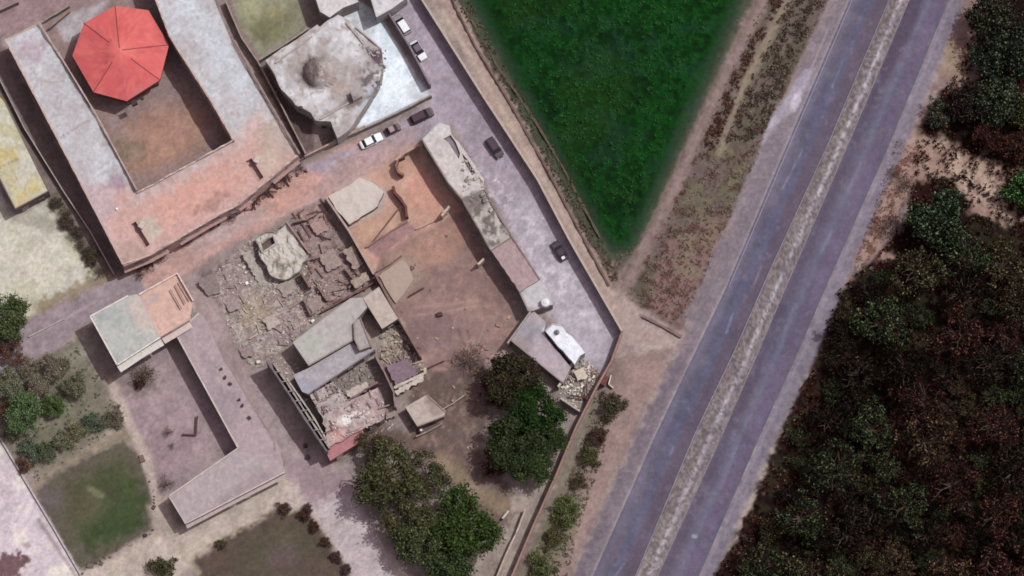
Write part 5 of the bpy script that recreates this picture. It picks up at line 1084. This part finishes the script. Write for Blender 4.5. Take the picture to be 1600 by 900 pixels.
for tr_ in range(5000):
    u = rw.uniform(1125, 1655); v = rw.uniform(385, 930); rad = rw.choice([18, 22, 28, 34, 42]) if tr_ > 300 else rw.uniform(36, 50)
    if not inside(WP, u-rad*.55, v) or any(math.hypot(u-a, v-b) < (rad+c)*.68 for a, b, c in placed): continue
    placed.append((u, v, rad))
    if len(placed) >= 150: break
placed.sort(key=lambda q: q[1]); rows = [sorted(placed[k:k+9]) for k in range(0, len(placed), 9)]
for row, L_ in enumerate(rows):
    for inrow, (u, v, rad) in enumerate(L_):
        nb = N_BIG[int(v+MY), min(int(u+MX), CW-1)]; k = rw.choice(bag)
        if nb > .75 and rw.random() < .3: k = kinds[4] if rw.random() < .5 else kinds[2]
        fac = rw.uniform(.6, 1.1)
        redz = math.hypot((u-1500)/120, (v-640)/170) < 1 or (u > 1380 and v > 800)
        if redz and rw.random() < .45: k = kinds[2] if rw.random() < .6 else kinds[4]
        elif not redz and k in (kinds[2], kinds[4]): k = kinds[0] if rw.random() < .6 else kinds[3]
        if u < 1330 and rw.random() < .4: k = kinds[1] if rw.random() < .4 else kinds[3]
        plant(u, v, rad, rw.choice(['wild1', 'wild2', 'wild3', 'wild4', 'open1', 'wild5']), tuple(q*fac for q in k[0]), '%s crown of the wood, %s row down, %s tree in from the highway' % (k[1], ORD[row], ORD[inrow]), group=G, hz=rw.uniform(.8, 1.25), wood=True)
FIN = [(765, -60), (840, 160), (905, 280), (962, 370), (985, 360), (1045, 205), (1145, -60)]
M_CROPLEAF = island_mat('crop_leaves', [(0, (.5, .5, .5)), (1, (1.5, 1.4, 1.3))], True)
TR = [([(1205, -60), (1180, 0), (1130, 110), (1080, 225), (1040, 320), (1000, 400), (970, 450)], 26), ([(1250, -60), (1228, 0), (1190, 80), (1160, 140), (1140, 190), (1125, 240)], 14)]
# ground cover: tufts in the strip, in the wood, along the field
def tufts(name, label, polys, n, size, colr, cat, seed, lift=.25, zn=.0, m=None, avoid=()):
    mat_ = m
    r = np.random.RandomState(seed); xs = [p[0] for q in polys for p in q]; ys = [p[1] for q in polys for p in q]; m = n*9
    u = r.uniform(min(xs), max(xs), m).astype(np.float32); v = r.uniform(min(ys), max(ys), m).astype(np.float32)
    ok = np.zeros(m, bool)
    for q in polys: ok |= sdist(q, u, v) < 0
    for L_, w_ in avoid: ok &= sdist(L_, u, v, False) > w_/2 + (r.rand(m)-.5)*4
    nn = N_SM[np.clip(v+MY, 0, CH-1).astype(int), np.clip(u+MX, 0, CW-1).astype(int)]; ok &= nn > zn
    u = u[ok][:n]; v = v[ok][:n]; h = hsample(u, v); P = np.array([tuple(pt(float(a), float(b), float(c))) for a, b, c in zip(u, v, h)])
    k = 5; c = np.repeat(P, k, 0)+r.normal(0, size*.6, (len(P)*k, 3))*[1, 1, .4]; c[:, 2] += lift*r.rand(len(c))+.05; nq = len(c)
    nr = r.normal(0, 1, (nq, 3)); nr[:, 2] = np.abs(nr[:, 2])+.4; nr /= np.linalg.norm(nr, axis=1)[:, None]; a = np.cross(nr, r.normal(0, 1, (nq, 3))); a /= np.linalg.norm(a, axis=1)[:, None]; b = np.cross(nr, a)
    s = (size*r.uniform(.4, 1.2, nq))[:, None]; a *= s; b *= s*.6
    Vv = np.stack([c-a, c+b, c+a, c-b], 1).reshape(-1, 3); me = fastmesh(name, Vv, np.arange(nq*4).reshape(-1, 4), mat_ or M_LEAF)
    o = bpy.data.objects.new(name, me); COL.objects.link(o); o.color = (*colr, 1); tag(o, label, cat, kind='stuff'); return o
tufts('scrub', 'reddish brown dry scrub between the field track and the highway', [STRIP[:4]+[(1100, 210)]+[(1180, 225)]+STRIP[-2:], [(1045, 280), (1190, 230), (1090, 450), (1040, 500), (985, 450)]], 1000, .16, (.10, .07, .055), 'scrub', 1, zn=.5, avoid=TR)
tufts('scrub', 'olive grass tufts between the field track and the highway', [STRIP], 1300, .15, (.12, .11, .08), 'scrub', 2, zn=.3, avoid=TR)
tufts('hedge_bank', 'dark reddish bank of dry weeds between the two tracks', [[(1215, -60), (1208, 0), (1150, 110), (1100, 220), (1105, 240), (1122, 225), (1165, 110), (1225, 0), (1235, -60)]], 600, .22, (.06, .03, .024), 'weeds', 12, .5, zn=.4)
tufts('hedge_bank', 'dark olive bank of bushes along the highway side of the strip', [[(1240, -60), (1232, 0), (1180, 110), (1130, 230), (1190, 215), (1240, 100), (1285, 0), (1300, -60)]], 1000, .2, (.05, .045, .032), 'bushes', 13, .5, zn=.4)
tufts('weeds', 'weedy strip along the edge of the tan track', [[(700, -20), (724, -20), (772, 75), (830, 170), (885, 265), (940, 375), (968, 438), (955, 438), (918, 375), (860, 265), (805, 165), (755, 75)]], 1300, .2, (.06, .055, .035), 'weeds', 3, zn=.45)
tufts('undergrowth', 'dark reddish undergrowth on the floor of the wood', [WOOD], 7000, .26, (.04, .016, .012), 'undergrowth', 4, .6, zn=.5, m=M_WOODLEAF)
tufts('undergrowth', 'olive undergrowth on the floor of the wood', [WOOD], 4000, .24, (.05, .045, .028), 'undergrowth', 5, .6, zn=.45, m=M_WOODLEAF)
tufts('grass', 'sparse grass under the garden trees', [GARDEN], 300, .2, (.10, .11, .07), 'grass', 6, zn=.55)
tufts('grass', 'thin roadside grass outside the brown wall', [[(930, 620), (905, 700), (870, 790), (820, 900), (800, 930), (880, 930), (900, 840), (940, 720), (960, 640)]], 1300, .18, (.10, .105, .065), 'grass', 7, zn=.45)
tufts('crops', 'leafy crop plants of the dark green field', [FIN], 2600, .2, (.012, .055, .014), 'crops', 8, .25, zn=.5, m=M_CROPLEAF)
tufts('scrub', 'dry red scrub on the pink bank beside the highway', [[(1400, 220), (1450, 240), (1410, 330), (1350, 420), (1330, 440), (1340, 400)], [(1480, 60), (1535, 60), (1500, 120)], [(1440, 200), (1540, 250), (1600, 260), (1600, 330), (1540, 300)]], 1500, .12, (.14, .09, .075), 'scrub', 9, zn=.4)
